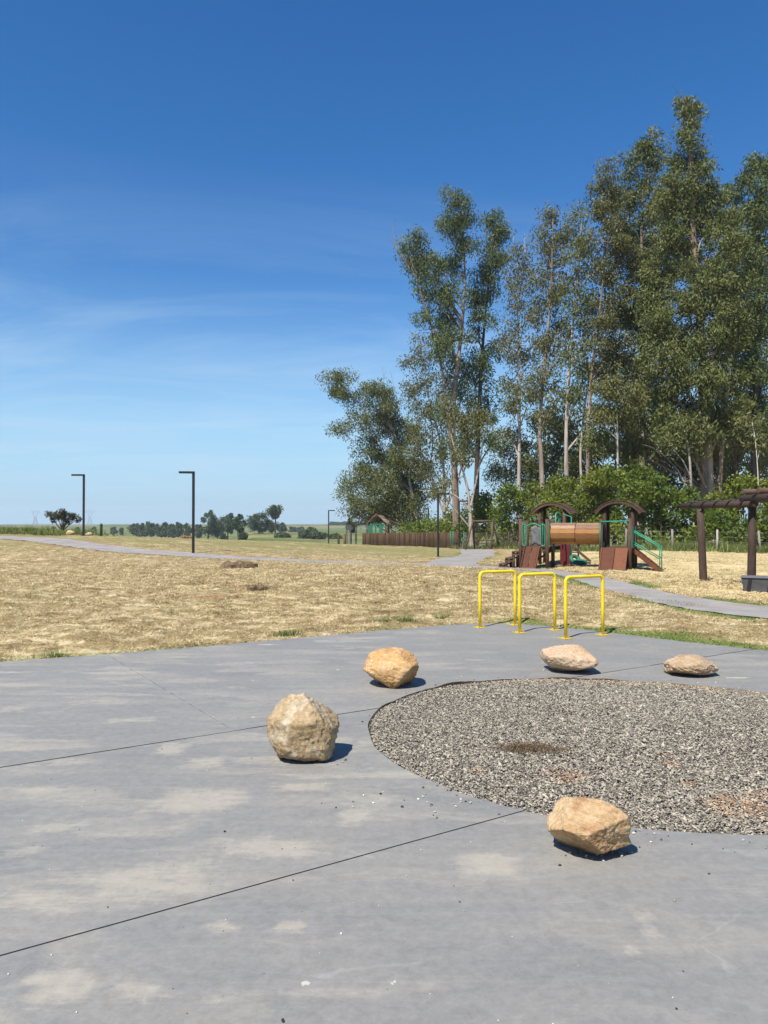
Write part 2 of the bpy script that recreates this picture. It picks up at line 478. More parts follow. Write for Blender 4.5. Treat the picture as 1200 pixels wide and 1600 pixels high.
def m_concrete():
    g = G('painted_concrete'); p = g.pos()
    base = g.ramp(g.noise(p, .9, 6, .62), [(.3, (.164, .159, .149)), (.7, (.214, .206, .187))])
    jit = g.vmath('ADD', p, g.vmath('MULTIPLY', g.vmath('SUBTRACT', g.noisec(p, 5, 6), (.5, .5, .5)), (.16, .16, 0)))
    def cells(rot, sc, lo, hi, loc, ch):
        q = g.map(jit, sc, math.radians(rot), loc)
        c = g.sepv(g.vor(q, 1.0, out='Color'))[ch]
        return g.math('MULTIPLY', g.mr(c, lo, hi), g.mr(g.vor(q, 1.0, 'DISTANCE_TO_EDGE'), .0, .10, .25, 1))
    # dried smears left by trowel and squeegee: long ones one way, short broad ones the other
    s1 = cells(-9, (1.0, 6.5, 1), .66, 1.0, (0, 0, 0), 0)
    s2 = cells(-17, (.9, 4.4, 1), .70, 1.0, (4.1, 2.3, 0), 1)
    s3 = cells(46, (2.1, 3.6, 1), .74, .98, (1.7, 5.2, 0), 2)
    s4 = cells(22, (1.7, 5.0, 1), .76, 1.0, (9.7, 1.2, 0), 0)
    soft = g.mr(g.noise(g.map(p, (.5, 1.6, 1), -.2), 1.6, 7, .74, .4), .36, .60)
    grain = g.mr(g.noise(g.map(p, (2, 7, 1), -.2), 3.2, 7, .80), .28, .60, .1, 1)
    worn = g.math('MULTIPLY', g.math('MAXIMUM', g.math('MAXIMUM', s1, s2), g.math('MAXIMUM', s3, s4)), g.math('MULTIPLY', soft, grain))
    x, y, z = g.sepv(p)
    zone = g.mr(g.math('ADD', g.noise(p, .35, 3, .5), g.math('MULTIPLY', x, -.035)), .40, .58, .30, 1)
    worn = g.math('MULTIPLY', worn, zone, True)
    haze = g.mr(g.noise(g.map(p, (.45, 1.2, 1), -.2, (7, 3, 0)), .9, 7, .74, .3), .36, .70, 0, .7)
    col = g.mix(haze, base, (.238, .222, .190))
    dark = g.mr(g.noise(g.map(p, (.5, 1.2, 1), .5, (2, 9, 0)), 1.5, 7, .74, .5), .50, .76, 0, .45)
    col = g.mix(dark, col, (.130, .131, .131))
    col = g.mix(g.math('MULTIPLY', worn, .9), col, (.41, .362, .275))
    # single smears of dried mortar wash, each where it lies on the slab
    jit2 = g.vmath('ADD', p, g.vmath('MULTIPLY', g.vmath('SUBTRACT', g.noisec(p, 7, 7), (.5, .5, .5)), (.13, .13, 0)))
    sm = None
    for (u, v, w, h, rot, k) in ((96, 1535, 66, 34, 30, .95), (210, 1545, 80, 22, -38, .7), (342, 1450, 40, 18, 25, .7), (458, 1447, 34, 12, -14, .85), (230, 1375, 170, 40, 14, .75), (420, 1325, 130, 20, -6, .8), (310, 1250, 105, 24, 6, .9),
                                 (268, 1170, 34, 12, 0, .9), (322, 1190, 48, 12, 10, .8), (470, 1230, 62, 10, 4, .85), (556, 1276, 48, 13, 12, .9), (200, 1125, 80, 6, 8, .7), (150, 1098, 95, 6, 6, .6), (100, 1190, 80, 7, 8, .7), (60, 1235, 55, 8, 8, .7), (90, 1292, 75, 10, 12, .7),
                                 (765, 1350, 70, 26, -10, .85), (1015, 1445, 32, 56, 0, .6), (990, 1492, 30, 18, 10, .6), (905, 1392, 60, 9, -8, .5), (1100, 1362, 60, 16, 0, .35), (780, 1440, 60, 8, -8, .45), (20, 1108, 40, 9, 6, .7), (60, 1400, 60, 12, 12, .7), (40, 1330, 60, 10, 10, .6), (560, 1012, 60, 3, 0, .6), (420, 1035, 90, 4, 4, .5), (1060, 1045, 40, 3, 5, .5), (620, 1560, 90, 16, 8, .4), (320, 1560, 50, 20, -30, .5), (590, 1400, 60, 10, -12, .45)):
        q = gnd(u, v); a_ = w * q.y / FPX; b_ = h * q.y * q.y / (FPX * EYE)
        d = g.vmath('SUBTRACT', jit2, (q.x, q.y, 0))
        m_ = g.n('ShaderNodeMapping'); m_.vector_type = 'TEXTURE'; g.put(m_.inputs[0], d)
        m_.inputs['Rotation'].default_value = (0, 0, math.radians(rot)); m_.inputs['Scale'].default_value = (a_, b_, 1)
        ab = g.n('ShaderNodeVectorMath'); ab.operation = 'ABSOLUTE'; g.put(ab.inputs[0], m_.outputs[0])
        sx = g.sepv(ab.outputs[0])
        e = g.mr(g.math('ADD', g.math('MAXIMUM', sx[0], sx[1]), g.math('MULTIPLY', sx[0], .25)), 1.5, .35, 0, k)
        sm = e if sm is None else g.math('MAXIMUM', sm, e)
    er = g.math('ADD', g.math('MULTIPLY', g.noise(g.map(p, (1.2, 5.5, 1), -.2), 2.2, 8, .78, .3), .9), g.math('MULTIPLY', g.noise(g.map(p, (4, 1.3, 1), .55), 2.4, 7, .78), .55))
    wash = g.mr(g.math('ADD', sm, g.math('MULTIPLY', g.math('SUBTRACT', er, .725), 1.7)), .42, .80, 0, 1)
    wash = g.math('MULTIPLY', wash, g.mr(sm, .0, .25), True)
    col = g.mix(g.math('MULTIPLY', wash, .74), col, (.385, .34, .26))
    # faint wheel tracks and drag lines
    tr = g.mr(g.noise(g.map(p, (.25, 22, 1), -.62), 1.0, 3, .6), .58, .72, 0, .22)
    col = g.mix(tr, col, (.34, .315, .27))
    pt = g.mr(g.noise(p, 16, 9, .86, .3), .33, .67, 0, 1)
    col = g.mix(.24, col, g.mix(pt, (.08, .085, .09), (.40, .40, .38)))
    # pale flecks of mortar
    v = g.n('ShaderNodeTexVoronoi'); v.inputs['Scale'].default_value = 5.5
    g.put(v.inputs['Vector'], g.vmath('ADD', p, g.vmath('MULTIPLY', g.noisec(p, 40, 2), (.05, .05, 0))))
    keep = g.mr(g.sepv(v.outputs['Color'])[1], .88, .90)
    fl = g.math('MULTIPLY', g.mr(v.outputs['Distance'], .075, .055), keep)
    col = g.mix(g.math('MULTIPLY', fl, .75), col, (.55, .52, .44))
    v2 = g.n('ShaderNodeTexVoronoi'); v2.inputs['Scale'].default_value = 1.1
    g.put(v2.inputs['Vector'], g.vmath('ADD', g.map(p, (.6, 2.2, 1), -.3), g.vmath('MULTIPLY', g.noisec(p, 22, 3), (.12, .12, 0))))
    k2 = g.mr(g.sepv(v2.outputs['Color'])[2], .962, .97)
    col = g.mix(g.math('MULTIPLY', g.math('MULTIPLY', g.mr(v2.outputs['Distance'], .10, .06), k2), .7), col, (.50, .44, .32))
    # hairline scratches
    sc = g.mr(g.vor(g.map(jit, (.4, 4, 1), .55), 1.2, 'DISTANCE_TO_EDGE'), .006, .0, 0, .3)
    col = g.mix(g.math('MULTIPLY', sc, soft), col, (.42, .41, .38))
    h = g.math('ADD', g.noise(p, 90, 5, .75), g.noise(p, 23, 5, .7))
    return g.pbr(col, g.mr(worn, 0, 1, .62, .85), nrm=g.bump(h, .18, .004), spec=.35)
def m_asphalt():
    g = G('path_concrete'); p = g.pos()
    c = g.ramp(g.noise(p, 1.1, 5, .65), [(.3, (.215, .20, .185)), (.7, (.33, .31, .285))])
    c = g.mix(g.mr(g.noise(p, .5, 4, .6), .52, .72, 0, .5), c, (.30, .19, .13))
    return g.pbr(c, .9, nrm=g.bump(g.noise(p, 40, 4), .3, .01), spec=.2)
def m_wood(name, a, b, sc=(14, 14, 1.2), rough=.8, var=.38):
    g = G(name); p = g.oco()
    v = g.vmath('ADD', p, g.vmath('MULTIPLY', g.noisec(p, 1, 2), (.2, .2, .2)))
    n = g.noise(g.map(v, sc), 2.2, 5, .65, .6)
    c = g.ramp(n, [(.3, a), (.7, b)])
    hv = g.n('ShaderNodeHueSaturation'); g.put(hv.inputs['Color'], c)
    g.put(hv.inputs['Value'], g.mr(g.objrand(), 0, 1, 1 - var, 1 + var))
    return g.pbr(hv.outputs[0], rough, nrm=g.bump(n, .5, .01), spec=.25)
def m_flat(name, c, rough=.5, metal=0, var=.12, spec=.4):
    g = G(name); p = g.oco()
    n = g.noise(p, 7, 5, .6)
    col = g.ramp(n, [(.3, tuple(x * (1 - var) for x in c)), (.7, tuple(min(1, x * (1 + var)) for x in c))])
    return g.pbr(col, g.mr(n, .3, .7, rough - .06, rough + .08), metal, spec=spec)
def m_leaf(name, stops, transl=.2, tint=(.16, .20, .04)):
    g = G(name)
    r = g.math('ADD', g.math('MULTIPLY', g.island(), .55), g.math('MULTIPLY', g.attr('tone'), .45))
    c = g.ramp(r, stops)
    return g.pbr(c, .55, spec=.22, transl=transl, tcol=g.mix(.5, c, tint))
def m_blade(name, stops, alt, tone=False):
    g = G(name)
    p = g.pos()
    base = g.ramp(g.island(), stops)
    if tone: base = lawn_tone(g, base)
    c = g.mix(g.attr('turf'), base, g.ramp(g.island(), alt))
    return g.pbr(c, .75, spec=.2, transl=.2)
def m_bark(name, a, b, c3):
    g = G(name); p = g.pos()
    n = g.noise(g.map(p, (2.2, 2.2, .22)), 1.6, 6, .65, .8)
    n2 = g.noise(g.map(p, (1, 1, .25)), .8, 4, .6)
    c = g.mix(g.mr(n2, .45, .6), g.ramp(n, [(.35, a), (.65, b)]), g.mix(n, a, c3))
    return g.pbr(c, .85, nrm=g.bump(n, .6, .05), spec=.2)
def m_rock(name, lo, mid, hi, stain, stain2, seed):
    g = G(name); p = g.vmath('ADD', g.oco(), (seed, seed * .7, 0))
    n1 = g.noise(p, 5, 6, .68, .5); n2 = g.noise(p, 38, 5, .75); n3 = g.noise(p, 2.4, 5, .6, .8)
    c = g.ramp(n1, [(.28, lo), (.5, mid), (.74, hi)])
    c = g.mix(g.mr(n3, .46, .60, 0, .92), c, stain)
    c = g.mix(g.mr(g.noise(g.vmath('ADD', p, (4, 2, 7)), 3.6, 6, .7, .9), .52, .64, 0, .85), c, stain2)
    c = g.mix(.38, c, g.ramp(n2, [(.3, (.10, .07, .045)), (.5, mid), (.68, (.66, .58, .45))]))
    bl = g.mr(g.vor(p, 60), .10, .05)
    c = g.mix(g.math('MULTIPLY', bl, g.mr(n1, .4, .55)), c, (.07, .055, .045))
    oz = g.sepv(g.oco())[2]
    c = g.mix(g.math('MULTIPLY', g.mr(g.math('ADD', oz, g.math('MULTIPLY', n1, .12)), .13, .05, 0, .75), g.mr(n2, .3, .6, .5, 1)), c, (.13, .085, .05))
    h = g.math('ADD', g.math('MULTIPLY', n1, 1.2), g.math('MULTIPLY', n2, .5))
    h2 = g.math('ADD', h, g.math('MULTIPLY', g.vor(g.vmath('ADD', p, g.vmath('MULTIPLY', g.noisec(p, 6, 3), (.1, .1, .1))), 11), .35))
    return g.pbr(c, .88, nrm=g.bump(h2, .95, .028), spec=.25)

M_GROUND = m_ground(); M_CONC = m_concrete(); M_PATH = m_asphalt()
M_BROWN = m_wood('dark_log', (.042, .024, .016), (.112, .064, .041))
M_LOGR = m_wood('pergola_log', (.042, .028, .020), (.115, .075, .054))
M_REDW = m_wood('red_brown_board', (.075, .026, .013), (.155, .060, .030), (10, 10, 1.5))
M_ORNG = m_wood('varnished_plank', (.17, .078, .026), (.36, .18, .066), (1.2, 14, 14))
M_TOPW = m_wood('weathered_plank', (.17, .10, .06), (.36, .235, .15), (1.2, 14, 14))
M_PALI = m_wood('fence_log', (.045, .028, .015), (.135, .086, .046))
M_GREYP = m_wood('grey_post', (.16, .145, .12), (.34, .32, .275))
M_SOFF = m_wood('roof_board', (.20, .13, .08), (.40, .28, .18))
M_GREEN = m_flat('green_paint', (.025, .27, .15), .45)
M_GREEN_D = m_flat('dark_green_panel', (.012, .14, .082), .5)
def m_yellow():
    g = G('yellow_paint'); p = g.oco()
    n = g.noise(p, 9, 6, .7); c = g.ramp(n, [(.3, (.72, .50, .010)), (.7, (.82, .60, .016))])
    z = g.sepv(p)[2]
    gr = g.math('MULTIPLY', g.mr(z, .16, .0, 0, .7), g.mr(g.noise(p, 40, 4, .7), .40, .6))
    c = g.mix(gr, c, (.30, .20, .06))
    ch = g.mr(g.noise(g.map(p, (1, 1, .35)), 46, 4, .7), .66, .70, 0, .8)
    c = g.mix(ch, c, (.36, .25, .07))
    return g.pbr(c, g.mr(n, .3, .7, .34, .5), nrm=g.bump(n, .15, .003), spec=.45)
M_YEL = m_yellow()
M_BLACK = m_flat('black_steel', (.012, .012, .014), .45)
M_LED = m_flat('lamp_lens', (.55, .55, .5), .3)
M_WIRE = m_flat('galvanised_wire', (.20, .20, .19), .5, .6)
M_WIRE_D = m_flat('rusty_wire', (.10, .075, .055), .7)
M_GPOST = m_flat('green_post_paint', (.02, .09, .035), .5)
M_PYL = m_flat('pylon_steel', (.30, .31, .32), .6, .2)
M_BOX = m_flat('grey_block', (.060, .060, .062), .75, var=.25)
M_RUB = m_flat('rim_plastic', (.055, .035, .02), .8, var=.4)
M_JOINT = m_flat('joint_dirt', (.016, .014, .013), .95, var=.4)
M_SLIDE = m_flat('dark_red_board', (.10, .014, .014), .5)
M_SHEET = m_flat('grey_sheet', (.13, .13, .125), .7, var=.4)
M_ROPE = m_flat('rope', (.26, .25, .22), .9)
M_EUC = m_leaf('eucalypt_leaf', [(.0, (.060, .076, .019)), (.4, (.108, .124, .034)), (.75, (.150, .160, .050)), (1, (.215, .215, .085))])
M_EUC2 = m_leaf('eucalypt_leaf_bluish', [(.0, (.050, .072, .024)), (.4, (.090, .120, .040)), (.75, (.128, .158, .058)), (1, (.185, .205, .095))])
M_EUC3 = m_leaf('eucalypt_leaf_brownish', [(.0, (.062, .068, .020)), (.4, (.114, .116, .036)), (.75, (.160, .154, .054)), (1, (.225, .205, .092))])
M_BUSH = m_leaf('bush_leaf', [(.0, (.030, .052, .009)), (.4, (.080, .125, .018)), (.75, (.145, .195, .030)), (1, (.26, .28, .05))], .32, (0.3510, 0.3900, 0.0359))
M_BUSH2 = m_leaf('bush_leaf_yellowish', [(.0, (.040, .060, .009)), (.4, (.105, .140, .018)), (.75, (.185, .215, .030)), (1, (.33, .31, .05))], .32, (0.3931, 0.3900, 0.0359))
M_DIST = m_leaf('far_leaf', [(.0, (0.0330, 0.0510, 0.0193)), (.5, (0.0720, 0.0990, 0.0386)), (1, (0.1425, 0.1725, 0.0690))])
M_DRYL = m_leaf('dry_leaf', [(.0, (.04, .035, .02)), (.5, (.085, .075, .045)), (1, (.13, .12, .08))])
M_BLADE = m_blade('straw_blade', [(.0, (.22, .155, .07)), (.35, (.46, .345, .165)), (.7, (.64, .505, .27)), (1, (.80, .67, .42))], [(.0, (.05, .085, .015)), (.6, (.13, .19, .04)), (1, (.30, .30, .10))], True)
M_WEED = m_blade('weed_blade', [(.0, (.05, .065, .018)), (.5, (.12, .14, .045)), (1, (.30, .26, .12))], [(.0, (.08, .13, .02)), (.6, (.18, .24, .05)), (1, (.32, .34, .11))])
M_BARKP = m_bark('pale_bark', (.21, .165, .13), (.52, .45, .37), (.62, .56, .49))
M_BARKB = m_bark('brown_bark', (.11, .075, .055), (.30, .22, .165), (.46, .39, .32))
M_BARKD = m_bark('dark_bark', (.030, .022, .017), (.085, .063, .048), (.12, .10, .08))
M_BARKW = m_bark('white_bark', (.34, .30, .25), (.58, .52, .44), (.62, .58, .50))

# ------------------------------------------------------------------ ground sheet
def build_ground():
    ang = [math.radians(a) for a in np.arange(-37, 37.01, .165)]
    ang = np.array(ang + [math.radians(a) for a in np.arange(40, 320, 4.0)])      # from +Y, clockwise
    rs = [1.5, 3, 5, 6.5]
    r = 7.5
    while r < 45: rs.append(r); r *= 1.0105
    while r < 130: rs.append(r); r *= 1.018
    while r < 4200: rs.append(r); r *= 1.05
    rs = np.array(rs)
    na, nr = len(ang), len(rs)
    Rg, Ag = np.meshgrid(rs, ang, indexing='ij')
    X = (Rg * np.sin(Ag)).ravel(); Y = (Rg * np.cos(Ag)).ravel()
    Z = ground_z(X, Y)
    V = np.stack([X, Y, Z], 1)
    V = np.vstack([V, [[0, 0, -.15]]])
    i, j = np.meshgrid(np.arange(nr - 1), np.arange(na), indexing='ij')
    j2 = (j + 1) % na
    F = np.stack([i * na + j, i * na + j2, (i + 1) * na + j2, (i + 1) * na + j], -1).reshape(-1, 4)[:, ::-1]
    pd = path_d(X, Y); sdp = sd_poly(PADN, X, Y)
    soil = (1 - smooth(.05, .8, pd)) * (fbm(X * .3, Y * .3, 71, 2) > -.1) * .9
    for (u, v, Yd, w, h) in DIRT[3:]:
        q = at(u, v, Yd); soil = np.maximum(soil, 1 - smooth(w * .3, w * .65, np.hypot((X - q.x), (Y - q.y) * .8) + fbm(X * 3, Y * 3, 2, 2) * .25))
    V2 = np.append(soil, 0)
    turf = turf_mask(X, Y, sdp)
    me = np_mesh('ground', V, F, M_GROUND, True, {'soil': V2, 'turf': np.append(turf, 0)})
    bm = bmesh.new(); bm.from_mesh(me); bm.verts.ensure_lookup_table()
    c = bm.verts[nr * na]
    for k in range(na):
        bm.faces.new((bm.verts[k], c, bm.verts[(k + 1) % na]))
    bm.normal_update(); bm.to_mesh(me); bm.free()
    o = obj('ground', me); kind(o, 'structure')
    return o
def turf_mask(X, Y, sdp):
    """live green turf: a strip along the right pad edge, and thin tufts on the left one, the path rims"""
    right = smooth(1.2, 3.0, X) * (1 - smooth(.0, .20 + .2 * np.clip(X - 3.2, 0, 3), sdp + fbm(X * 1.3, Y * 1.3, 44, 3) * .4 - .06))
    left = .55 * (fbm(X * 1.1, Y * 1.1, 45, 2) > .18) * (1 - smooth(.02, .22, sdp))
    pd = path_d(X, Y)
    rim = (1 - smooth(.15, .55, np.abs(pd - .1))) * (fbm(X * .5, Y * .5, 46, 2) > .05) * smooth(3, 6, X) * .9
    m = np.maximum(np.maximum(right, left), rim)
    return np.where(sdp < 9, m, rim) * (np.hypot(X, Y) < 60)
GROUND = build_ground()

# ------------------------------------------------------------------ concrete pad: slabs with open joints
def build_pad():
    root = bpy.data.objects.new('concrete_pavement', None); link(root); kind(root, 'structure')
    tn = Vector((.839, .545)); nn = Vector((-.545, .839))
    hw = .0058
    ny = [(.75, hw), (3.165, hw), (5.575, hw * 1.75), (8.02, hw * .7)]
    tx = [(-.16, hw * .6), (2.255, hw * .5), (4.70, hw * .5), (7.12, hw * .6)]
    verts, edges = [], []
    def poly(P):
        o = len(verts); verts.extend(Vector(p) for p in P); n = len(P)
        edges.extend((o + i, o + (i + 1) % n) for i in range(n))
    poly(PADP)
    NC = 160
    poly([(GX + grad(2 * PI * k / NC) * math.cos(2 * PI * k / NC), GY + grad(2 * PI * k / NC) * math.sin(2 * PI * k / NC)) for k in range(NC)])
    def line(a, b):
        o = len(verts); N = 40
        for i in range(N + 1):
            verts.append(a.lerp(b, i / N))
        edges.extend((o + i, o + i + 1) for i in range(N))
    for c, h in ny:
        for s in (-1, 1): line(tn * -16 + nn * (c + s * h), tn * 16 + nn * (c + s * h))
    for c, h in tx:
        for s in (-1, 1): line(tn * (c + s * h) + nn * 5.575, tn * (c + s * h) + nn * 16)
    vo, eo, fo, *_ = geometry.delaunay_2d_cdt(verts, edges, [], 0, 1e-6)
    VX = np.array([(p.x, p.y) for p in vo])
    F = np.array(fo); c = VX[F].mean(1)
    ok = inside(PADN, c[:, 0], c[:, 1]) & (gr_d(c[:, 0], c[:, 1]) > -.0012)
    tt = c @ np.array(tn); n_ = c @ np.array(nn)
    cell_n = np.zeros(len(c), int); cell_t = np.zeros(len(c), int); bad = np.zeros(len(c), bool)
    for q, h in ny:
        cell_n += n_ > q; bad |= np.abs(n_ - q) < h
    for q, h in tx:
        up = n_ > 5.575
        cell_t += (tt > q) & up; bad |= (np.abs(tt - q) < h) & up
    key = cell_n * 10 + cell_t
    # the wide lower strips break where the ring cuts them
    for k in np.unique(key[ok & ~bad]):
        sel = F[ok & ~bad & (key == k)]
        used = np.unique(sel); mp = {int(v): i for i, v in enumerate(used)}
        bm = bmesh.new()
        zoff = 0.0
        vs = [bm.verts.new((*VX[v], zoff)) for v in used]
        for t in sel:
            try: bm.faces.new([vs[mp[int(v)]] for v in t])
            except ValueError: pass
        bm.normal_update()
        for f in bm.faces:
            if f.normal.z < 0: f.normal_flip()
        be = [e for e in bm.edges if e.is_boundary]
        if not be: bm.free(); continue
        r = bmesh.ops.extrude_edge_only(bm, edges=be)
        for e in r['geom']:
            if isinstance(e, bmesh.types.BMVert): e.co.z = -.1
        bmesh.ops.recalc_face_normals(bm, faces=bm.faces[:])
        me = bpy.data.meshes.new('slab'); bm.to_mesh(me); bm.free(); me.materials.append(M_CONC)
        obj('slab', me, root)
    # dirt in the joints
    mb = MB()
    sel = F[ok & bad]
    mb.add([(x, y, -.0006) for x, y in VX], [tuple(int(i) for i in t) for t in sel])
    j = mb.obj('joint_filler', M_JOINT, root)
    return root
build_pad()

# ------------------------------------------------------------------ gravel ring
def build_gravel():
    mb = MB(); n = 128
    # edging strip: thin band standing a little proud at the far side, uneven
    V, F = [], []
    n = 256
    for k in range(n):
        a = 2 * PI * k / n
        cc = max(0, math.cos((a - math.radians(118)) * 1.35)) if abs(a - math.radians(118)) < 1.16 else 0
        e = cc ** .6
        zt = -.012 + e * (.020 + .008 * math.sin(a * 9.3) + .006 * math.sin(a * 23 + 1) + random.uniform(-.003, .003))
        r1 = float(grad(a)) - .003 - e * (.004 + .004 * math.sin(a * 13)); r0 = r1 - .007 - .006 * e
        for r, z in ((r1, -.09), (r1, zt), (r0, zt), (r0, -.09)):
            V.append((GX + r * math.cos(a), GY + r * math.sin(a), z))
    for k in range(n):
        k2 = (k + 1) % n
        for q in range(3): F.append((k * 4 + q, k2 * 4 + q, k2 * 4 + q + 1, k * 4 + q + 1))
    mb.add(V, F); n = 256; o = mb.obj('garden_edging', M_RUB); tag(o, 'dark brown garden edging curving around the round gravel bed', 'edging')
    # bed under the stones
    g = G('gravel_bed'); p = g.pos()
    m = g.pbr(g.ramp(g.noise(p, 60, 3), [(.3, (.05, .045, .04)), (.7, (.16, .145, .12))]), .95, spec=.1)
    n = 128; mb = MB(); R = [float(grad(2 * PI * k / n)) - .015 for k in range(n)]
    mb.add([(GX, GY, -.004)] + [(GX + R[k] * math.cos(2 * PI * k / n), GY + R[k] * math.sin(2 * PI * k / n), -.022) for k in range(n)], [(0, k + 1, (k + 1) % n + 1) for k in range(n)])
    o = mb.obj('gravel_base', m); kind(o, 'structure')
    # stones
    bv = np.array([(1, 0, 0), (-1, 0, 0), (.15, 1, 0), (-.15, -1, 0), (.1, .1, .9), (-.1, 0, -.9)], float)
    bf = np.array([(0, 2, 4), (2, 1, 4), (1, 3, 4), (3, 0, 4), (2, 0, 5), (1, 2, 5), (3, 1, 5), (0, 3, 5)])
    N = 104000
    aa = RNG.random(N) * 2 * PI; rr = (grad(aa) - .012) * np.sqrt(RNG.random(N))
    x = GX + rr * np.cos(aa); y = GY + rr * np.sin(aa)
    s = RNG.uniform(.5, 1.35, N) * .0065 * (1 + .9 * (RNG.random(N) < .04))
    ax = np.stack([s * RNG.uniform(1.0, 1.9, N), s * RNG.uniform(.75, 1.15, N), s * RNG.uniform(.5, .9, N)], 1)
    th = RNG.random(N) * 2 * PI; tl = RNG.normal(0, .45, N)
    L = bv[None] * (1 + RNG.normal(0, .2, (N, len(bv), 1))) * ax[:, None]
    cx, sx = np.cos(tl)[:, None], np.sin(tl)[:, None]
    L = np.stack([L[..., 0] * cx - L[..., 2] * sx, L[..., 1], L[..., 0] * sx + L[..., 2] * cx], -1)
    ct, st = np.cos(th)[:, None], np.sin(th)[:, None]
    L = np.stack([L[..., 0] * ct - L[..., 1] * st, L[..., 0] * st + L[..., 1] * ct, L[..., 2]], -1)
    mound = .016 * (1 - (rr / GR) ** 2) + .02 * fbm(x * 1.2, y * 1.2, 61, 3) * (1 - (rr / GR) ** 8)
    z = -.010 + mound + RNG.uniform(-.005, .007, N)
    V = L + np.stack([x, y, z], 1)[:, None]
    Fm = bf[None] + (np.arange(N) * len(bv))[:, None, None]
    soil = np.zeros(N)
    for (u, v, w, d) in ((880, 1215, .16, .9), (1160, 1262, .22, .85), (1050, 1195, .06, .8), (1045, 1183, .05, .8), (1075, 1225, .05, .8), (750, 1205, .06, .7), (1200, 1245, .12, .9), (860, 1205, .08, .7)):
        q = gnd(u, v)
        soil = np.maximum(soil, d * (1 - smooth(w * .3, w * 1.3, np.hypot(x - q.x, (y - q.y) * 1.1) + fbm(x * 9, y * 9, 3, 2) * .08)))
    soil = soil * (RNG.random(N) < .6) * .8
    # sandy fringe at the far edge
    fr = smooth(grad(aa) - .22, grad(aa) - .05, rr + .08 * fbm(x * 4, y * 4, 8, 2)) * smooth(.6, 1.0, np.sin(aa + .25)) * .6
    g = G('gravel'); r = g.island()
    c = g.ramp(r, [(.0, (.095, .083, .068)), (.25, (.155, .137, .112)), (.5, (.25, .22, .17)), (.75, (.34, .30, .23)), (1, (.45, .40, .31))])
    c = g.mix(g.attr('soil'), c, g.ramp(r, [(0, (.26, .13, .06)), (1, (.54, .33, .18))]))
    c = g.mix(g.attr('sand'), c, g.ramp(r, [(0, (.24, .16, .08)), (1, (.50, .37, .21))]))
    m = g.pbr(c, .8, spec=.3)
    k = len(bv)
    me = np_mesh('gravel', V.reshape(-1, 3), Fm.reshape(-1, 3), m, False, {'soil': np.repeat(soil, k), 'sand': np.repeat(fr, k)})
    o = obj('gravel', me); kind(o, 'stuff'); o['label'] = 'grey and beige loose gravel filling the round bed'
    # dry clump of litter on the gravel
    q = gnd(822, 1172)
    blades('dry_litter', np.clip(RNG.normal(0, .10, 1900), -.3, .3) + q.x, RNG.normal(0, .055, 1900) + q.y, .034, .0045, M_LITTER, zadd=.016, lay=.85, label='brown dry plant litter lying on the gravel')
    blades('dry_litter', np.clip(RNG.normal(0, .07, 350), -.3, .3) + q.x + .22, RNG.normal(0, .03, 350) + q.y - .05, .03, .004, M_LITTER, zadd=.014, lay=.85, label='thin brown plant litter scattered on the gravel')
def blades(name, x, y, length, width, mat, zadd=None, lay=.5, turf=None, lenv=None, label=None, zs=None, seed=0):
    """one triangle per blade"""
    n = len(x)
    z = np.full(n, zadd) if zadd is not None else (ground_z(x, y) if zs is None else zs)
    th = RNG.random(n) * 2 * PI
    ln = length * RNG.uniform(.5, 1.3, n) * (1 if lenv is None else lenv)
    el = np.clip(RNG.normal(1 - lay, .3, n), .03, 1.3)
    d = np.stack([np.cos(th) * np.cos(el), np.sin(th) * np.cos(el), np.sin(el)], 1)
    ph = th + PI / 2 + RNG.normal(0, .5, n)
    w = (width if np.isscalar(width) else width) * RNG.uniform(.6, 1.4, n)
    sd_ = np.stack([np.cos(ph), np.sin(ph), RNG.normal(0, .3, n)], 1) * (w / 2)[:, None]
    p = np.stack([x, y, z], 1)
    V = np.stack([p - sd_, p + sd_, p + d * ln[:, None]], 1).reshape(-1, 3)
    F = np.arange(n * 3).reshape(-1, 3)
    t = np.zeros(n) if turf is None else turf
    me = np_mesh(name, V, F, mat, False, {'turf': np.repeat(t, 3)})
    o = obj(name, me); kind(o, 'stuff')
    if label: o['label'] = label
    return o
M_DRYL2 = m_blade('dry_litter', [(.0, (.06, .04, .02)), (.6, (.18, .13, .07)), (1, (.34, .27, .16))], [(0, (.1, .1, .05)), (1, (.2, .2, .1))])
M_LITTER = m_blade('dark_litter', [(.0, (.055, .036, .019)), (.6, (.15, .105, .058)), (1, (.30, .22, .13))], [(0, (.1, .1, .05)), (1, (.2, .2, .1))])
build_gravel()

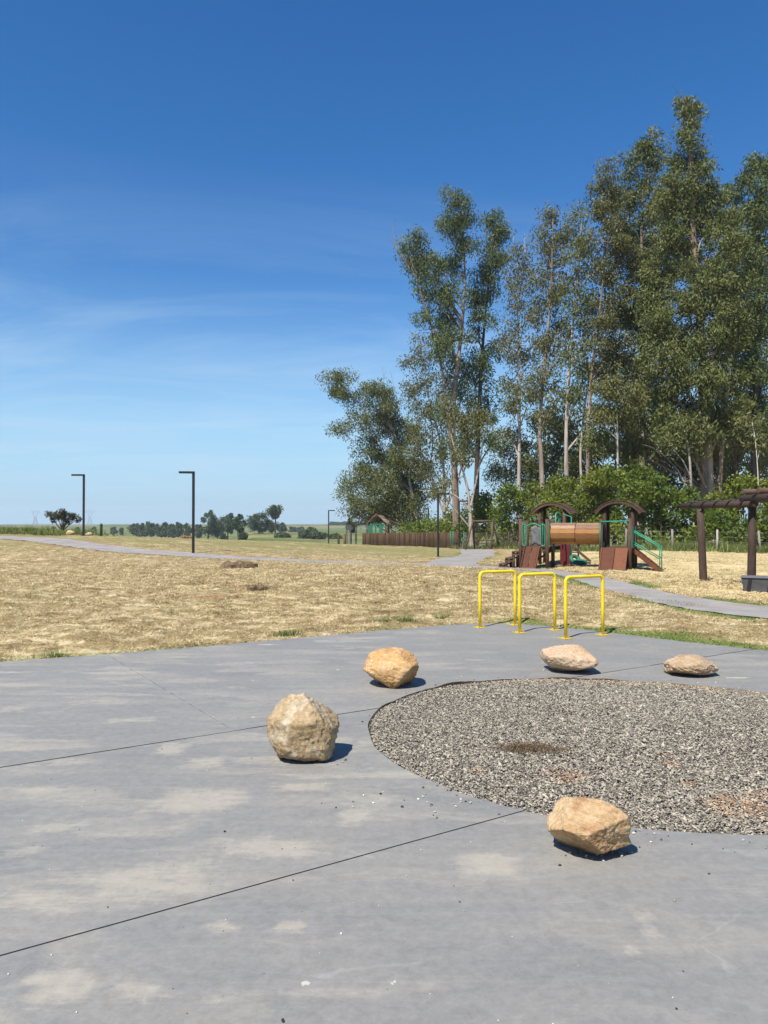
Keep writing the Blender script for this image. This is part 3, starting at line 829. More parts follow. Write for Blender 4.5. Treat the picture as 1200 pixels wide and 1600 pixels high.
# ------------------------------------------------------------------ footpaths
def build_path(name, P, hw):
    V, F = [], []
    n = len(P); cols = 7
    X, Y = [], []
    for i in range(n):
        a = Vector(P[max(i - 1, 0)]); b = Vector(P[min(i + 1, n - 1)])
        t = (b - a).normalized(); s = Vector((t.y, -t.x))
        wob = (hw if hw != PW1 else float(pw1(P[i][1]))) * (1 + .05 * math.sin(i * 1.7) + .04 * math.sin(i * .61))
        for k in range(cols):
            q = Vector(P[i]) + s * wob * (k / (cols - 1) * 2 - 1)
            X.append(q.x); Y.append(q.y)
    Z = z0(np.array(X), np.array(Y)) + .012
    if name == 'side_footpath': Z = Z - .004
    V = np.stack([X, Y, Z], 1)
    for i in range(n - 1):
        for k in range(cols - 1):
            F.append((i * cols + k, (i + 1) * cols + k, (i + 1) * cols + k + 1, i * cols + k + 1))
    me = np_mesh(name, V, np.array(F)[:, ::-1], M_PATH, True)
    bm = bmesh.new(); bm.from_mesh(me); bmesh.ops.recalc_face_normals(bm, faces=bm.faces[:])
    if sum(f.normal.z for f in bm.faces) < 0: bmesh.ops.reverse_faces(bm, faces=bm.faces[:])
    bm.to_mesh(me); bm.free()
    kind(obj(name, me), 'structure')
build_path('footpath', PATH1, PW1)
build_path('side_footpath', PATH2, PW2)

# ------------------------------------------------------------------ dry lawn blades
def build_lawn():
    N = 560000
    K = 26; nc = N // K
    # density falls with distance, so the sheet keeps an even cover on the picture; blades lie in matted tufts
    Yc = 8.2 * (46 / 8.2) ** RNG.random(nc); Xc = Yc * RNG.uniform(-.62, .62, nc)
    sp = .055 * np.sqrt(Yc / 9) * RNG.uniform(.5, 1.6, nc)
    Yd = np.repeat(Yc, K) + RNG.normal(0, 1, nc * K) * np.repeat(sp, K)
    X = np.repeat(Xc, K) + RNG.normal(0, 1, nc * K) * np.repeat(sp, K) * 1.9
    N = nc * K
    sdp = sd_poly(PADN, X, Yd); pd = path_d(X, Yd)
    keep = (sdp > -.11 * RNG.random(len(X)) ** 3 - .004) & (pd > -.02)
    patch = fbm(X * 1.4, Yd * 1.4, 81, 3)
    keep &= RNG.random(N) < np.clip(.72 + patch * .9, .15, 1)
    X, Yd = X[keep], Yd[keep]; sdp = sdp[keep]
    tf = turf_mask(X, Yd, sdp)
    tf2 = np.where(RNG.random(len(X)) < np.clip(tf + .05, 0, 1), 1., 0.)
    lenv = np.clip(Yd / 14, .8, 1.5) * np.where(tf2 > .5, .7, 1)
    wd = .0072 * np.clip(Yd / 10, .9, 2.1)
    blades('dry_grass', X, Yd, .072, wd, M_BLADE, lay=.74, turf=tf2, lenv=lenv, zs=np.where(sdp < 0, .004, ground_z(X, Yd)), label='dry straw coloured mown grass with green patches')
    # denser short turf along the right rim of the pad
    N = 60000
    X = RNG.uniform(1.2, 7, N); Yd = RNG.uniform(7, 12.7, N)
    sdp = sd_poly(PADN, X, Yd)
    k = (sdp > -.02) & (sdp < 1.3) & (RNG.random(N) < turf_mask(X, Yd, sdp))
    blades('green_turf', X[k], Yd[k], .06, .006, M_BLADE, lay=.45, turf=np.ones(k.sum()), label='short green turf along the right rim of the concrete')
    # scattered green tufts by the left pad edge and the path corner
    xs, ys = [], []
    for (u, v) in ((440, 993), (455, 993), (56, 1030), (600, 974), (628, 974), (640, 973), (90, 1026), (690, 968)):
        q = gnd(u, v, .01); xs.append(RNG.normal(0, .07, 130) + q.x); ys.append(RNG.normal(0, .05, 130) + q.y)
    for (u, v, Y) in ((1082, 949, 15.0), (1076, 950, 14.9), (1040, 943, 15.9), (1062, 947, 15.3), (1010, 938, 17)):
        q = at(u, v, Y); xs.append(RNG.normal(0, .16, 160) + q.x); ys.append(RNG.normal(0, .1, 160) + q.y)
    blades('grass_tufts', np.concatenate(xs), np.concatenate(ys), .12, .007, M_BLADE, lay=.15, turf=np.ones(sum(map(len, xs))), label='small green grass tufts at the edge of the paving')
build_lawn()

# ------------------------------------------------------------------ dirt heaps on the lawn
def build_heaps():
    labs = ['larger brown clod heap lying on the dry lawn near the path', 'small dark clod heap in the middle of the dry lawn', 'low reddish earth heap on the far lawn crest beside the nearer lamp']
    for (u, v, Y, w, h), lab in zip(DIRT[:3], labs):
        q = at(u, v, Y); zg = float(ground_z([q.x], [q.y])[0])
        m = m_flat('clod_earth', (.15, .10, .055), .95, var=.6) if h < .4 else m_flat('red_earth', (.22, .11, .06), .95, var=.5)
        root = thing('earth_heap', lab, 'earth heap', (q.x, q.y, zg))
        for k in range(16):
            bm = bmesh.new(); bmesh.ops.create_icosphere(bm, subdivisions=2, radius=1)
            s = w * random.uniform(.09, .22); cx = random.gauss(0, w * .26); cy = random.gauss(0, w * .16)
            fl = max(.2, 1 - (abs(cx) / (w * .6)) ** 2)
            for vv in bm.verts:
                n = 1 + .5 * (float(fbm(np.array([vv.co.x * 2 + k * 3]), np.array([vv.co.y * 2 + vv.co.z * 3]), 7, 3)[0]))
                vv.co = (vv.co.x * s * n + cx, vv.co.y * s * n + cy, vv.co.z * s * .75 * n + h * .3 * fl)
            me = bpy.data.meshes.new('clod'); bm.to_mesh(me); bm.free(); me.materials.append(m)
            obj('clod', me, root)
        n = 500
        if Y < 30:
            blades('clod_straw', RNG.normal(0, w * .3, n) + q.x, RNG.normal(0, w * .2, n) + q.y, .12, .008, M_DRYL2, lay=.7, zs=np.full(n, zg + h * .3) + RNG.uniform(0, h * .5, n), label='dry straw tangled in an earth heap')
build_heaps()

# ------------------------------------------------------------------ boulders
def boulder(name, label, loc, half, planes, mat, seed, bottom, k=16, rough=.05, rz=0):
    r = np.random.default_rng(seed)
    bm = bmesh.new(); bmesh.ops.create_icosphere(bm, subdivisions=6 if name == 'boulder' else 4, radius=1)
    n = np.array([v.co[:] for v in bm.verts])
    rp = r.normal(0, 1, (16, 3)); rp /= np.linalg.norm(rp, axis=1, keepdims=True)
    pl = [(p, r.uniform(.9, 1.06)) for p in rp]
    for a in ((1, 0, 0), (-1, 0, 0), (0, 1, 0), (0, -1, 0), (0, 0, 1), (0, 0, -1)): pl.append((np.array(a, float), 1.0))
    for p, d in planes:
        p = np.array(p, float); pl.append((p / np.linalg.norm(p), d))
    S = np.zeros(len(n))
    for p, d in pl: S += (np.maximum(0, n @ p) / d) ** k
    rad = S ** (-1 / k)
    a, b, c = n[:, 0] * 1.9 + seed, n[:, 1] * 1.9 + seed * .3, n[:, 2] * 1.9
    f = fbm(a + c * .7, b - c * .5, seed, 5) + fbm(b + a * .3, c + a * .4, seed + 40, 5)
    f2 = np.abs(fbm(a * 2.2 + c, b * 2.2 - c, seed + 3, 5)) + np.abs(fbm(c * 2.2 + b, a * 2.4, seed + 9, 5))
    f3 = fbm(a * 9 + c * 5, b * 9 - c * 5, seed + 77, 3) + fbm(c * 9 + b * 4, a * 9, seed + 97, 3)
    rad = rad * (1 + rough * f - rough * 1.0 * f2 + rough * .35 * f3)
    V = n * rad[:, None] * np.array(half)
    V[:, 2] += bottom
    V[:, 2] = np.maximum(V[:, 2], -.004)
    for v, c_ in zip(bm.verts, V): v.co = c_
    me = bpy.data.meshes.new(name); bm.to_mesh(me); bm.free()
    me.polygons.foreach_set('use_smooth', [True] * len(me.polygons)); me.materials.append(mat)
    o = obj(name, me); o.location = loc; o.rotation_euler = (0, 0, rz)
    tag(o, label, 'boulder', 'boulders around the gravel bed'); return o
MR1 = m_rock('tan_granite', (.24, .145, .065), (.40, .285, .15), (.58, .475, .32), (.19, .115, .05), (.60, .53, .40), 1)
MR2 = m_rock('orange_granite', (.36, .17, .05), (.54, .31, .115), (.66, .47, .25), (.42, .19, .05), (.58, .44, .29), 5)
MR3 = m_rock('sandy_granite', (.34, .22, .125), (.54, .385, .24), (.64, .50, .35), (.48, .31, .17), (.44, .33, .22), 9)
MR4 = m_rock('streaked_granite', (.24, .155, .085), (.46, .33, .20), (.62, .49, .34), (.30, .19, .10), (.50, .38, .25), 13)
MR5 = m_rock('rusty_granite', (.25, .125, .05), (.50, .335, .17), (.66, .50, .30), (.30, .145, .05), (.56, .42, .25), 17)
q = gnd(474, 1183)
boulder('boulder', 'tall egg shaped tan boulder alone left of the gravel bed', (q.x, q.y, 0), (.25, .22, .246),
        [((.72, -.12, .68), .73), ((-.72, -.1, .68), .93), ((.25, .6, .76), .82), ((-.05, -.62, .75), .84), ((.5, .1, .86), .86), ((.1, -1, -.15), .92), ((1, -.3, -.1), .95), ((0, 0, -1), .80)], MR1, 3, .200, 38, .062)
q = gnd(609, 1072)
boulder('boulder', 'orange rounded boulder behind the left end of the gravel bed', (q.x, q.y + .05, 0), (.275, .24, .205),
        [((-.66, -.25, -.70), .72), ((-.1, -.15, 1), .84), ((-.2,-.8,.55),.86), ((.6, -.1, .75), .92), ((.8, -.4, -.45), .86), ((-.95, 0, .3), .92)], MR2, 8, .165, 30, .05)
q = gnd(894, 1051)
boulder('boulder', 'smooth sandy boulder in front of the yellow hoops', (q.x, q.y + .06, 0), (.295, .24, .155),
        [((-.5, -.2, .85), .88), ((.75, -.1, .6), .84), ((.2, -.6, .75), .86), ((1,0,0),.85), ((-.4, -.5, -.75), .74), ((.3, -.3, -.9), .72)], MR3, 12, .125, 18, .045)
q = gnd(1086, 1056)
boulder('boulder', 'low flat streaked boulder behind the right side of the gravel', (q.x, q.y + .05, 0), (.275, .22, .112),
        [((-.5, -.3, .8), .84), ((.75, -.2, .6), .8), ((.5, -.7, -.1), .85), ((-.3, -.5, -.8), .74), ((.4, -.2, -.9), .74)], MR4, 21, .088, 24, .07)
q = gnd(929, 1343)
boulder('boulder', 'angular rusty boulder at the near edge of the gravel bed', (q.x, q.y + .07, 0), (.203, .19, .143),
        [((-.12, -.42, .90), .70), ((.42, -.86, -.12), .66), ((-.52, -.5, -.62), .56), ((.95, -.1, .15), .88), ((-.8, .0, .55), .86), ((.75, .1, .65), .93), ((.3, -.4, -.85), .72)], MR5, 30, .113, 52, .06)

# pebbles and crumbs lying on the concrete
def build_pebbles():
    bm = bmesh.new(); bmesh.ops.create_icosphere(bm, subdivisions=1, radius=1)
    bv = np.array([v.co[:] for v in bm.verts]); bf = np.array([[v.index for v in f.verts] for f in bm.faces]); bm.free()
    xs, ys, ss, tn = [], [], [], []
    for _ in range(520):
        y = random.uniform(2.2, 10.5); x = y * random.uniform(-.52, .52)
        xs.append(x); ys.append(y); ss.append(random.choice((.0014, .0018, .002, .0026, .0034))); tn.append(random.choice((.1, .45, .6, .8, 1.)))
    for _ in range(60):                                  # thrown out round the ring
        a = random.uniform(0, 2 * PI); r = float(grad(a)) + abs(random.gauss(.0, .12))
        xs.append(GX + r * math.cos(a)); ys.append(GY + r * math.sin(a)); ss.append(random.uniform(.003, .0085)); tn.append(random.random())
    for (u, v, n, sp) in ((940, 1333, 40, .08), (1000, 1302, 12, .08), (700, 1255, 24, .2), (600, 1250, 8, .2), (858, 1047, 14, .05), (560, 1195, 8, .15)):
        q = gnd(u, v)
        for _ in range(n):
            xs.append(random.gauss(q.x, sp)); ys.append(random.gauss(q.y, sp * .5)); ss.append(random.uniform(.003, .008)); tn.append(random.random())
    for (u, v, s, t) in ((351, 1300, .006, .02), (875, 1353, .006, .05), (458, 1376, .004, .05), (1108, 1366, .005, .15), (1057, 1577, .004, .02), (442, 1596, .007, .02), (1054, 1408, .006, .45), (635, 1370, .005, .6)):
        q = gnd(u, v); xs.append(q.x); ys.append(q.y); ss.append(s); tn.append(t)
    N = len(xs); xs = np.array(xs); ys = np.array(ys); ss = np.array(ss)
    ok = inside(PADN, xs, ys) & (gr_d(xs, ys) > .004)
    xs, ys, ss, tn = xs[ok], ys[ok], ss[ok], np.array(tn)[ok]; N = len(xs)
    L = bv[None] * (1 + RNG.normal(0, .2, (N, len(bv), 1))) * ss[:, None, None] * np.array([1.3, 1, .75])
    th = RNG.random(N) * 6.28; ct, st = np.cos(th)[:, None], np.sin(th)[:, None]
    L = np.stack([L[..., 0] * ct - L[..., 1] * st, L[..., 0] * st + L[..., 1] * ct, L[..., 2]], -1)
    V = L + np.stack([xs, ys, ss * .5 + .001], 1)[:, None]
    F = bf[None] + (np.arange(N) * len(bv))[:, None, None]
    g = G('pebble'); c = g.ramp(g.attr('tone'), [(0, (.02, .02, .02)), (.25, (.08, .075, .07)), (.5, (.30, .27, .22)), (1, (.62, .58, .5))])
    me = np_mesh('pebbles', V.reshape(-1, 3), F.reshape(-1, 3), g.pbr(c, .9), False, {'tone': np.repeat(tn, len(bv))})
    o = obj('pebbles', me); kind(o, 'stuff'); o['label'] = 'loose pebbles and crumbs scattered on the concrete'
build_pebbles()

# ------------------------------------------------------------------ yellow hoops
def hoop(p, q, h, label, lean=(0, 0)):
    p, q = Vector(p), Vector(q); d = (q - p); w = d.length
    root = thing('steel_hoop', label, 'hoop', (p + q) / 2, math.atan2(d.y, d.x), 'yellow hoops bolted at the rim of the concrete')
    R = .066; pts = [(-w / 2, 0, .002), (-w / 2 + lean[0] * .5, 0, h * .5)]
    pts[1] = (-w / 2, 0, h * .5)
    for k in range(7):
        a = PI - k / 6 * PI / 2; pts.append((-w / 2 + R + R * math.cos(a), 0, h - R + R * math.sin(a)))
    for k in range(7):
        a = PI / 2 - k / 6 * PI / 2; pts.append((w / 2 - R + R * math.cos(a), 0, h - R + R * math.sin(a)))
    pts += [(w / 2, 0, h * .5), (w / 2, 0, .002)]
    MB().tube(pts, .0232, 16).obj('hoop_tube', M_YEL, root)
    for s in (-1, 1):
        b = MB().box((0, 0, .006), (.15, .15, .01), bev=.002)
        o = b.obj('base_plate', M_YEL, root); o.location.x = s * w / 2
        for i in (-1, 1):
            for j in (-1, 1):
                MB().tube([(i * .055, j * .055, .011), (i * .055, j * .055, .022)], .009, 6).obj('bolt', M_WIRE, o)
hoop(gnd(750, 980.5), gnd(805, 976.5), .835, 'yellow steel hoop on the left of the three, beside the dry lawn')
hoop(gnd(812, 988.5), gnd(867, 984.5), .835, 'middle one of the three yellow steel hoops')
hoop(gnd(884, 997.5), gnd(942, 992), .835, 'yellow steel hoop on the right of the three, nearest the boulders')

# ------------------------------------------------------------------ lamp posts
def lamp(u, Y, vtop, label, rz, arm=.8, broken=False):
    b = at(u, 850, Y); z = float(ground_z([b.x], [b.y])[0]); top = at(u, vtop, Y).z
    h = top - z
    root = thing('street_lamp', label, 'street lamp', (b.x, b.y, z), rz, 'black street lamps along the footpaths')
    MB().box((0, 0, h / 2 - .15), (.13, .13, h + .3), bev=.012).obj('pole', M_BLACK, root)
    MB().box((0, 0, .012), (.3, .3, .024), bev=.004).obj('base_plate', M_BLACK, root)
    if not broken:
        hd = MB().box((arm / 2 - .06, 0, h - .055), (arm, .19, .11), bev=.012).obj('lamp_head', M_BLACK, root)
        MB().box((arm * .62, 0, h - .112), (arm * .45, .14, .008)).obj('lens', M_LED, hd)
    else:
        hd = MB().tube([(0, 0, h - .03), (arm * .7, 0, h - .02)], .05, 8).obj('lamp_arm', M_BLACK, root)
        MB().tube([(arm * .7, 0, h), (arm * .55, 0, h - .85)], .03, 6).obj('loose_bracket', M_BLACK, root)
    return root
lamp(302, 40, 736.5, 'tall black street lamp on the footpath, nearest the viewer', PI + .12, .8)
lamp(130.5, 52, 741, 'black street lamp beside the green bollard on the far left', PI + .1, .86)
lamp(684.5, 50.5, 770.5, 'black street lamp in front of the log fence at the path fork', -.1, .8)
lamp(717.5, 67, 782, 'black street lamp standing next to the green gate', -.05, .8)
lamp(513.5, 92, 797, 'lone black street lamp left of the log fence', -.05, .8)
lamp(669.5, 92, 794, 'black street lamp behind the log fence with a bracket hanging down', PI, .7, True)
# green bollard
b = at(158, 839, 55); zb = float(ground_z([b.x], [b.y])[0]); tb = at(158, 817.5, 55).z
r = thing('bollard', 'green round post on the lawn corner of the footpath', 'bollard', (b.x, b.y, zb))
hb = tb - zb
MB().tube([(0, 0, -.1), (0, 0, hb - .18), (0, 0, hb - .17)], [.10, .10, .10], 12).obj('post', M_GPOST, r)
MB().tube([(0, 0, hb - .169), (0, 0, hb - .08), (0, 0, hb)], [.115, .105, .02], 12).obj('cap', M_GPOST, r)

# ------------------------------------------------------------------ playset
def build_playset():
    o0 = at(939.3, 893, 29.3); z = -.30
    root = thing('playground_tower_set', 'dark wooden play towers joined by a plank tunnel with green rails', 'play tower set', (o0.x, o0.y, z), math.radians(-25))
    def post(x, y, h, r=.075, tilt=0, mat=M_BROWN):
        o = MB().tube([(0, 0, -.25), (0, 0, h * .5), (tilt, 0, h)], [r, r * .98, r * .94], 10).obj('post', mat, root); o.location = (x, y, 0); return o
    # right tower
    for (x, y, h) in ((0, 0, 2.0), (1.05, 0, 2.02), (0, .85, 2.55), (1.05, .85, 2.55), (0, 1.65, 2.55), (1.05, 1.65, 2.55)): post(x, y, h)
    # two towers at the left end
    XL, XR = -3.12, -2.06
    for (x, y, h) in ((XL, 0, 2.0), (XR, 0, 2.0), (XL, 1.0, 1.95), (XR, 1.0, 2.0), (XL, 3.2, 2.5), (XR, 3.2, 2.5), (XL, 4.1, 2.5), (XR, 4.1, 2.5)): post(x, y, h)
    def deck(x0, x1, y0, y1, z=.9):
        n = max(3, int((y1 - y0) / .16)); d = (y1 - y0) / n
        for i in range(n):
            o = MB().box((0, 0, 0), (x1 - x0, d - .012, .04), bev=.005).obj('deck_board', M_BROWN, root); o.location = ((x0 + x1) / 2, y0 + (i + .5) * d, z)
        for y in (y0 + .02, y1 - .02):
            o = MB().box((0, 0, 0), (x1 - x0 + .1, .05, .14), bev=.006).obj('deck_beam', M_BROWN, root); o.location = ((x0 + x1) / 2, y, z - .1)
    deck(0, 1.05, 0, 1.65); deck(XL, XR, 0, 1.0); deck(XL, XR, 3.2, 4.1); deck(XL + .15, XR - .15, 1.0, 3.2, .86)
    def roof(xc, y0, y1, half=.9, apex=2.72, rise=.46):
        R = (half * half + rise * rise) / (2 * rise); a0 = math.asin(half / R); zc = apex - R
        rt = bpy.data.objects.new('roof', None); link(rt, root)
        n = 15
        for i in range(n):
            a = -a0 + (i + .5) * 2 * a0 / n; w = 2 * R * math.sin(a0 / n)
            o = MB().box((0, 0, 0), (w - .006, y1 - y0, .03), bev=.004).obj('roof_slat', M_BROWN, rt)
            o.location = (xc + R * math.sin(a), (y0 + y1) / 2, zc + R * math.cos(a)); o.rotation_euler = (0, a, 0)
        for y in (y0 + .05, y1 - .05):
            mb = MB(); V = []; F = []
            for i in range(25):
                a = -a0 + i * 2 * a0 / 24
                for rr in (R - .12, R - .018):
                    for dy in (-.03, .03): V.append((xc + rr * math.sin(a), y + dy, zc + rr * math.cos(a)))
            for i in range(24):
                b_, c_ = i * 4, i * 4 + 4
                F += [(b_, c_, c_ + 1, b_ + 1), (b_ + 2, b_ + 3, c_ + 3, c_ + 2), (b_, b_ + 2, c_ + 2, c_), (b_ + 1, c_ + 1, c_ + 3, b_ + 3)]
            F += [(0, 1, 3, 2), (96, 98, 99, 97)]
            mb.add(V, F).obj('roof_rib', M_BROWN, rt)
    roof(.52, .62, 1.85); roof(-2.59, 3.0, 4.3)
    # plank tunnel
    tu = bpy.data.objects.new('tunnel', None); link(tu, root); tu.location = (0, .5, 1.43)
    R = .40; n = 14
    for (xa, xb) in ((-2.02, -1.02), (-1.0, -.03)):
        for i in range(n):
            a = 2 * PI * (i + .5) / n; w = 2 * R * math.sin(PI / n)
            mt = M_TOPW if math.sin(a) > .55 else M_ORNG
            jx = random.uniform(-.012, .012)
            o = MB().box((0, 0, 0), (xb - xa + jx, w * .965, .035), bev=.007).obj('tunnel_plank', mt, tu)
            o.location = ((xa + xb) / 2 + jx / 2, R * math.cos(a), R * math.sin(a)); o.rotation_euler = (a - PI / 2, 0, 0)
    for x in (-1.98, -1.06, -.94, -.07):
        pts = [(x, (R - .03) * math.cos(2 * PI * k / 20), (R - .03) * math.sin(2 * PI * k / 20)) for k in range(21)]
        MB().tube(pts, .02, 6, False).obj('tunnel_hoop', M_BLACK, tu)
    # square end panels with a round opening
    def ringpanel(x):
        V, F = [], []; N = 32
        for k in range(N):
            a = 2 * PI * k / N; c, s = math.cos(a), math.sin(a); m = .47 / max(abs(c), abs(s))
            for dx in (-.015, .015):
                V.append((x + dx, .5 + .37 * c, 1.43 + .37 * s)); V.append((x + dx, .5 + m * c, 1.43 + m * s))
        for k in range(N):
            a, b_ = k * 4, ((k + 1) % N) * 4
            F += [(a, a + 1, b_ + 1, b_), (a + 2, b_ + 2, b_ + 3, a + 3), (a, b_, b_ + 2, a + 2), (a + 1, a + 3, b_ + 3, b_ + 1)]
        MB().add(V, F).obj('tunnel_panel', M_GREEN_D, root)
    ringpanel(-2.04); ringpanel(.0)
    MB().box((-2.0, .02, 1.38), (.05, .05, 1.0)).obj('panel_edge', M_GREEN, root)
    MB().box((-.05, .02, 1.30), (.03, .05, .9)).obj('panel_edge', M_GREEN, root)
    # ramps
    def ramp(x0, x1, y_top, run, z_top, cheek):
        ang = math.atan2(z_top, run); L = math.hypot(run, z_top)
        rt = bpy.data.objects.new('climbing_ramp', None); link(rt, root); rt.location = (0, y_top, z_top); rt.rotation_euler = (ang, 0, 0)
        w = (x1 - x0) / 2
        for i in range(2):
            o = MB().box((0, 0, 0), (w - .016, L, .04), bev=.007).obj('ramp_board', M_REDW, rt); o.location = (x0 + w * (i + .5), -L / 2, 0)
        o = MB().box((0, 0, 0), (x1 - x0 + .02, .07, .05), bev=.008).obj('ramp_cleat', M_REDW, rt); o.location = ((x0 + x1) / 2, -L + .10, .045)
        for x in ((x0 - .03, x1 + .03) if cheek else (x0 - .02,)):
            o = MB().box((0, 0, 0), (.045, L, .12), bev=.008).obj('ramp_cheek', M_REDW, rt); o.location = (x, -L / 2, -.01)
    ramp(.06, 1.0, -.04, .80, .9, False)
    ramp(-2.9, -2.38, -.04, .78, .9, True)
    # stairs on the right end
    st = bpy.data.objects.new('stairs', None); link(st, root)
    for y in (.18, .82):
        L = math.hypot(1.12, .92)
        o = MB().box((0, 0, 0), (L, .05, .15), bev=.008).obj('stringer', M_REDW, st); o.location = (1.62, y, .44); o.rotation_euler = (0, math.atan2(.92, 1.12), 0)
    for i in range(4):
        o = MB().box((0, 0, 0), (.2, .6, .035), bev=.006).obj('tread', M_BROWN, st); o.location = (1.2 + i * .22, .5, .76 - i * .185)
    for y in (.12, .88):
        MB().tube([(1.07, y, 1.58), (1.95, y, 1.05), (2.08, y, .95), (2.10, y, .8), (2.10, y, -.1)], .021, 8).obj('handrail', M_GREEN, st)
        MB().tube([(1.07, y, 1.12), (2.09, y, .52)], .018, 8).obj('handrail', M_GREEN, st)
    o = MB().box((0, 0, 0), (.03, .36, .82), bev=.01).obj('side_panel', M_GREEN_D, root); o.location = (1.14, .02, 1.32)
    o = MB().box((0, 0, 0), (.03, .30, .82), bev=.01).obj('side_panel', M_GREEN_D, root); o.location = (1.09, 1.3, 1.32)
    MB().tube([(.02, -.085, 1.90), (1.03, -.085, 1.92)], .024, 8).obj('front_bar', M_GREEN, root)
    MB().tube([(-.02, -.09, .95), (-.02, -.09, 1.85)], .018, 8).obj('front_bar', M_GREEN, root)
    # front railing of the left tower
    def loop(x0, x1, za, zb, y=-.08, arch=0):
        pts = []
        R = min((x1 - x0) / 2, .07)
        for (cx, cz, a0) in ((x0 + R, zb - R, PI), (x1 - R, zb - R, PI / 2), (x1 - R, za + R, 0), (x0 + R, za + R, -PI / 2)):
            for k in range(5):
                a = a0 - k / 4 * PI / 2; pts.append((cx + R * math.cos(a), y, cz + R * math.sin(a)))
        pts.append(pts[0]); MB().tube(pts, .017, 8, False).obj('rail_loop', M_GREEN, root)
    loop(-3.03, -2.88, .95, 1.80); loop(-2.29, -2.13, .95, 1.80)
    for x in (-2.955, -2.21): MB().tube([(x, -.08, .95), (x, -.08, 1.8)], .013, 6).obj('rail_bar', M_GREEN, root)
    MB().tube([(-2.87 + .58 * k / 12, -.08, 1.70 + .12 * math.sin(PI * k / 12)) for k in range(13)], .019, 8).obj('rail_arch', M_GREEN, root)
    # hoop rail on the far deck, fireman pole, slide board, hanging sheet
    MB().tube([(-1.98, 1.15, 1.1), (-1.98, 1.15, 2.2)] + [(-1.98, 1.25 + .7 * k / 8, 2.22 + .06 * math.sin(PI * k / 8)) for k in range(9)] + [(-1.98, 2.05, 2.2), (-1.98, 2.05, 1.1)], .026, 8).obj('hoop_rail', M_GREEN, root)
    o = MB().box((0, 0, 0), (.03, .3, .3), bev=.01).obj('side_panel', M_GREEN, root); o.location = (-1.98, 1.9, 1.9)
    MB().tube([(-1.7, 2.9, -.1), (-1.7, 2.9, 2.1), (-2.0, 2.9, 2.2)], .028, 8).obj('fire_pole', M_GREEN, root)
    o = MB().box((0, 0, 0), (.44, .045, .95), bev=.01).obj('slide_board', M_SLIDE, root); o.location = (-1.83, 2.3, .48)
    o = MB().box((0, 0, 0), (1.2, .42, .05), bev=.01).obj('slide', M_BROWN, root); o.location = (-1.5, 3.6, .58); o.rotation_euler = (0, math.radians(40), 0)
    V, F = [], []
    for i in range(7):
        for j in range(9):
            V.append((-2.95 + .42 * i / 6, .98 + .03 * math.sin(i * 1.9 + j * .6), .95 + .75 * j / 8 - .05 * math.cos(i * 1.3)))
    for i in range(6):
        for j in range(8): F.append((i * 9 + j, i * 9 + 9 + j, i * 9 + 10 + j, i * 9 + 1 + j))
    o = MB().add(V, F, True).obj('grey_sheet', M_SHEET, root); md = o.modifiers.new('s', 'SOLIDIFY'); md.thickness = .01
    # ladder on the far right side of the left tower
    for x in (-1.95, -1.62): MB().tube([(x, 4.0, -.1), (x, 4.0, 1.4)], .035, 8).obj('ladder_rail', M_BROWN, root)
    for k in range(5): MB().tube([(-1.95, 4.0, .15 + k * .2), (-1.62, 4.0, .15 + k * .2)], .02, 6).obj('ladder_rung', M_BROWN, root)
    # log steps at the left end
    for i, (x, h) in enumerate(((-3.38, .70), (-3.66, .44), (-3.92, .20))):
        for y in (.08, .72):
            o = MB().tube([(0, 0, -.2), (0, 0, h)], .065, 8).obj('step_post', M_BROWN, root); o.location = (x - .06, y, 0)
        o = MB().box((0, 0, 0), (.30, .86, .055), bev=.008).obj('step_board', M_BROWN, root); o.location = (x + .07, .4, h)
        o = MB().box((0, 0, 0), (.34, .05, .1), bev=.006).obj('step_brace', M_BROWN, root); o.location = (x + .12, .04, h - .1)
    # cross braces under the decks
    for (x0, x1, y) in ((XL, XR, 1.0), (0, 1.05, 1.65)):
        MB().tube([(x0, y, .1), (x1, y, .75)], .035, 8).obj('brace', M_BROWN, root)
    for y in (0.9, 1.65):
        o = MB().box((0, 0, 0), (1.0, .03, .8), bev=.008).obj('back_board', M_BROWN, root); o.location = (.52, y, .45)
    return root
build_playset()
# green tyre on the ground under the tunnel
q = at(906, 884, 31.6); zq = float(ground_z([q.x], [q.y])[0])
def tyre(name, label, x, y, z, R, r, tilt):
    V, F = [], []; N, K = 28, 12
    for i in range(N):
        a = 2 * PI * i / N; bulge = 1 + .05 * (i % 2)
        for k in range(K):
            b_ = 2 * PI * k / K; rr = R + r * math.cos(b_) * (bulge if math.cos(b_) > .3 else 1); V.append((rr * math.cos(a), rr * math.sin(a), r * 1.05 * math.sin(b_)))
    for i in range(N):
        for k in range(K):
            F.append((i * K + k, ((i + 1) % N) * K + k, ((i + 1) % N) * K + (k + 1) % K, i * K + (k + 1) % K))
    o = MB().add(V, F, True).obj(name, m_flat('green_tyre_paint', (.02, .13, .085), .6))
    o.location = (x, y, z); o.rotation_euler = (tilt, 0, .3); tag(o, label, 'tyre'); return o
tyre('painted_tyre', 'green painted tyre lying on the ground under the plank tunnel', q.x, q.y, zq + .10, .22, .09, .04)
tyre('painted_tyre', 'second green tyre leaning on the lying tyre behind it', q.x - .1, q.y + .38, zq + .20, .17, .08, .9)

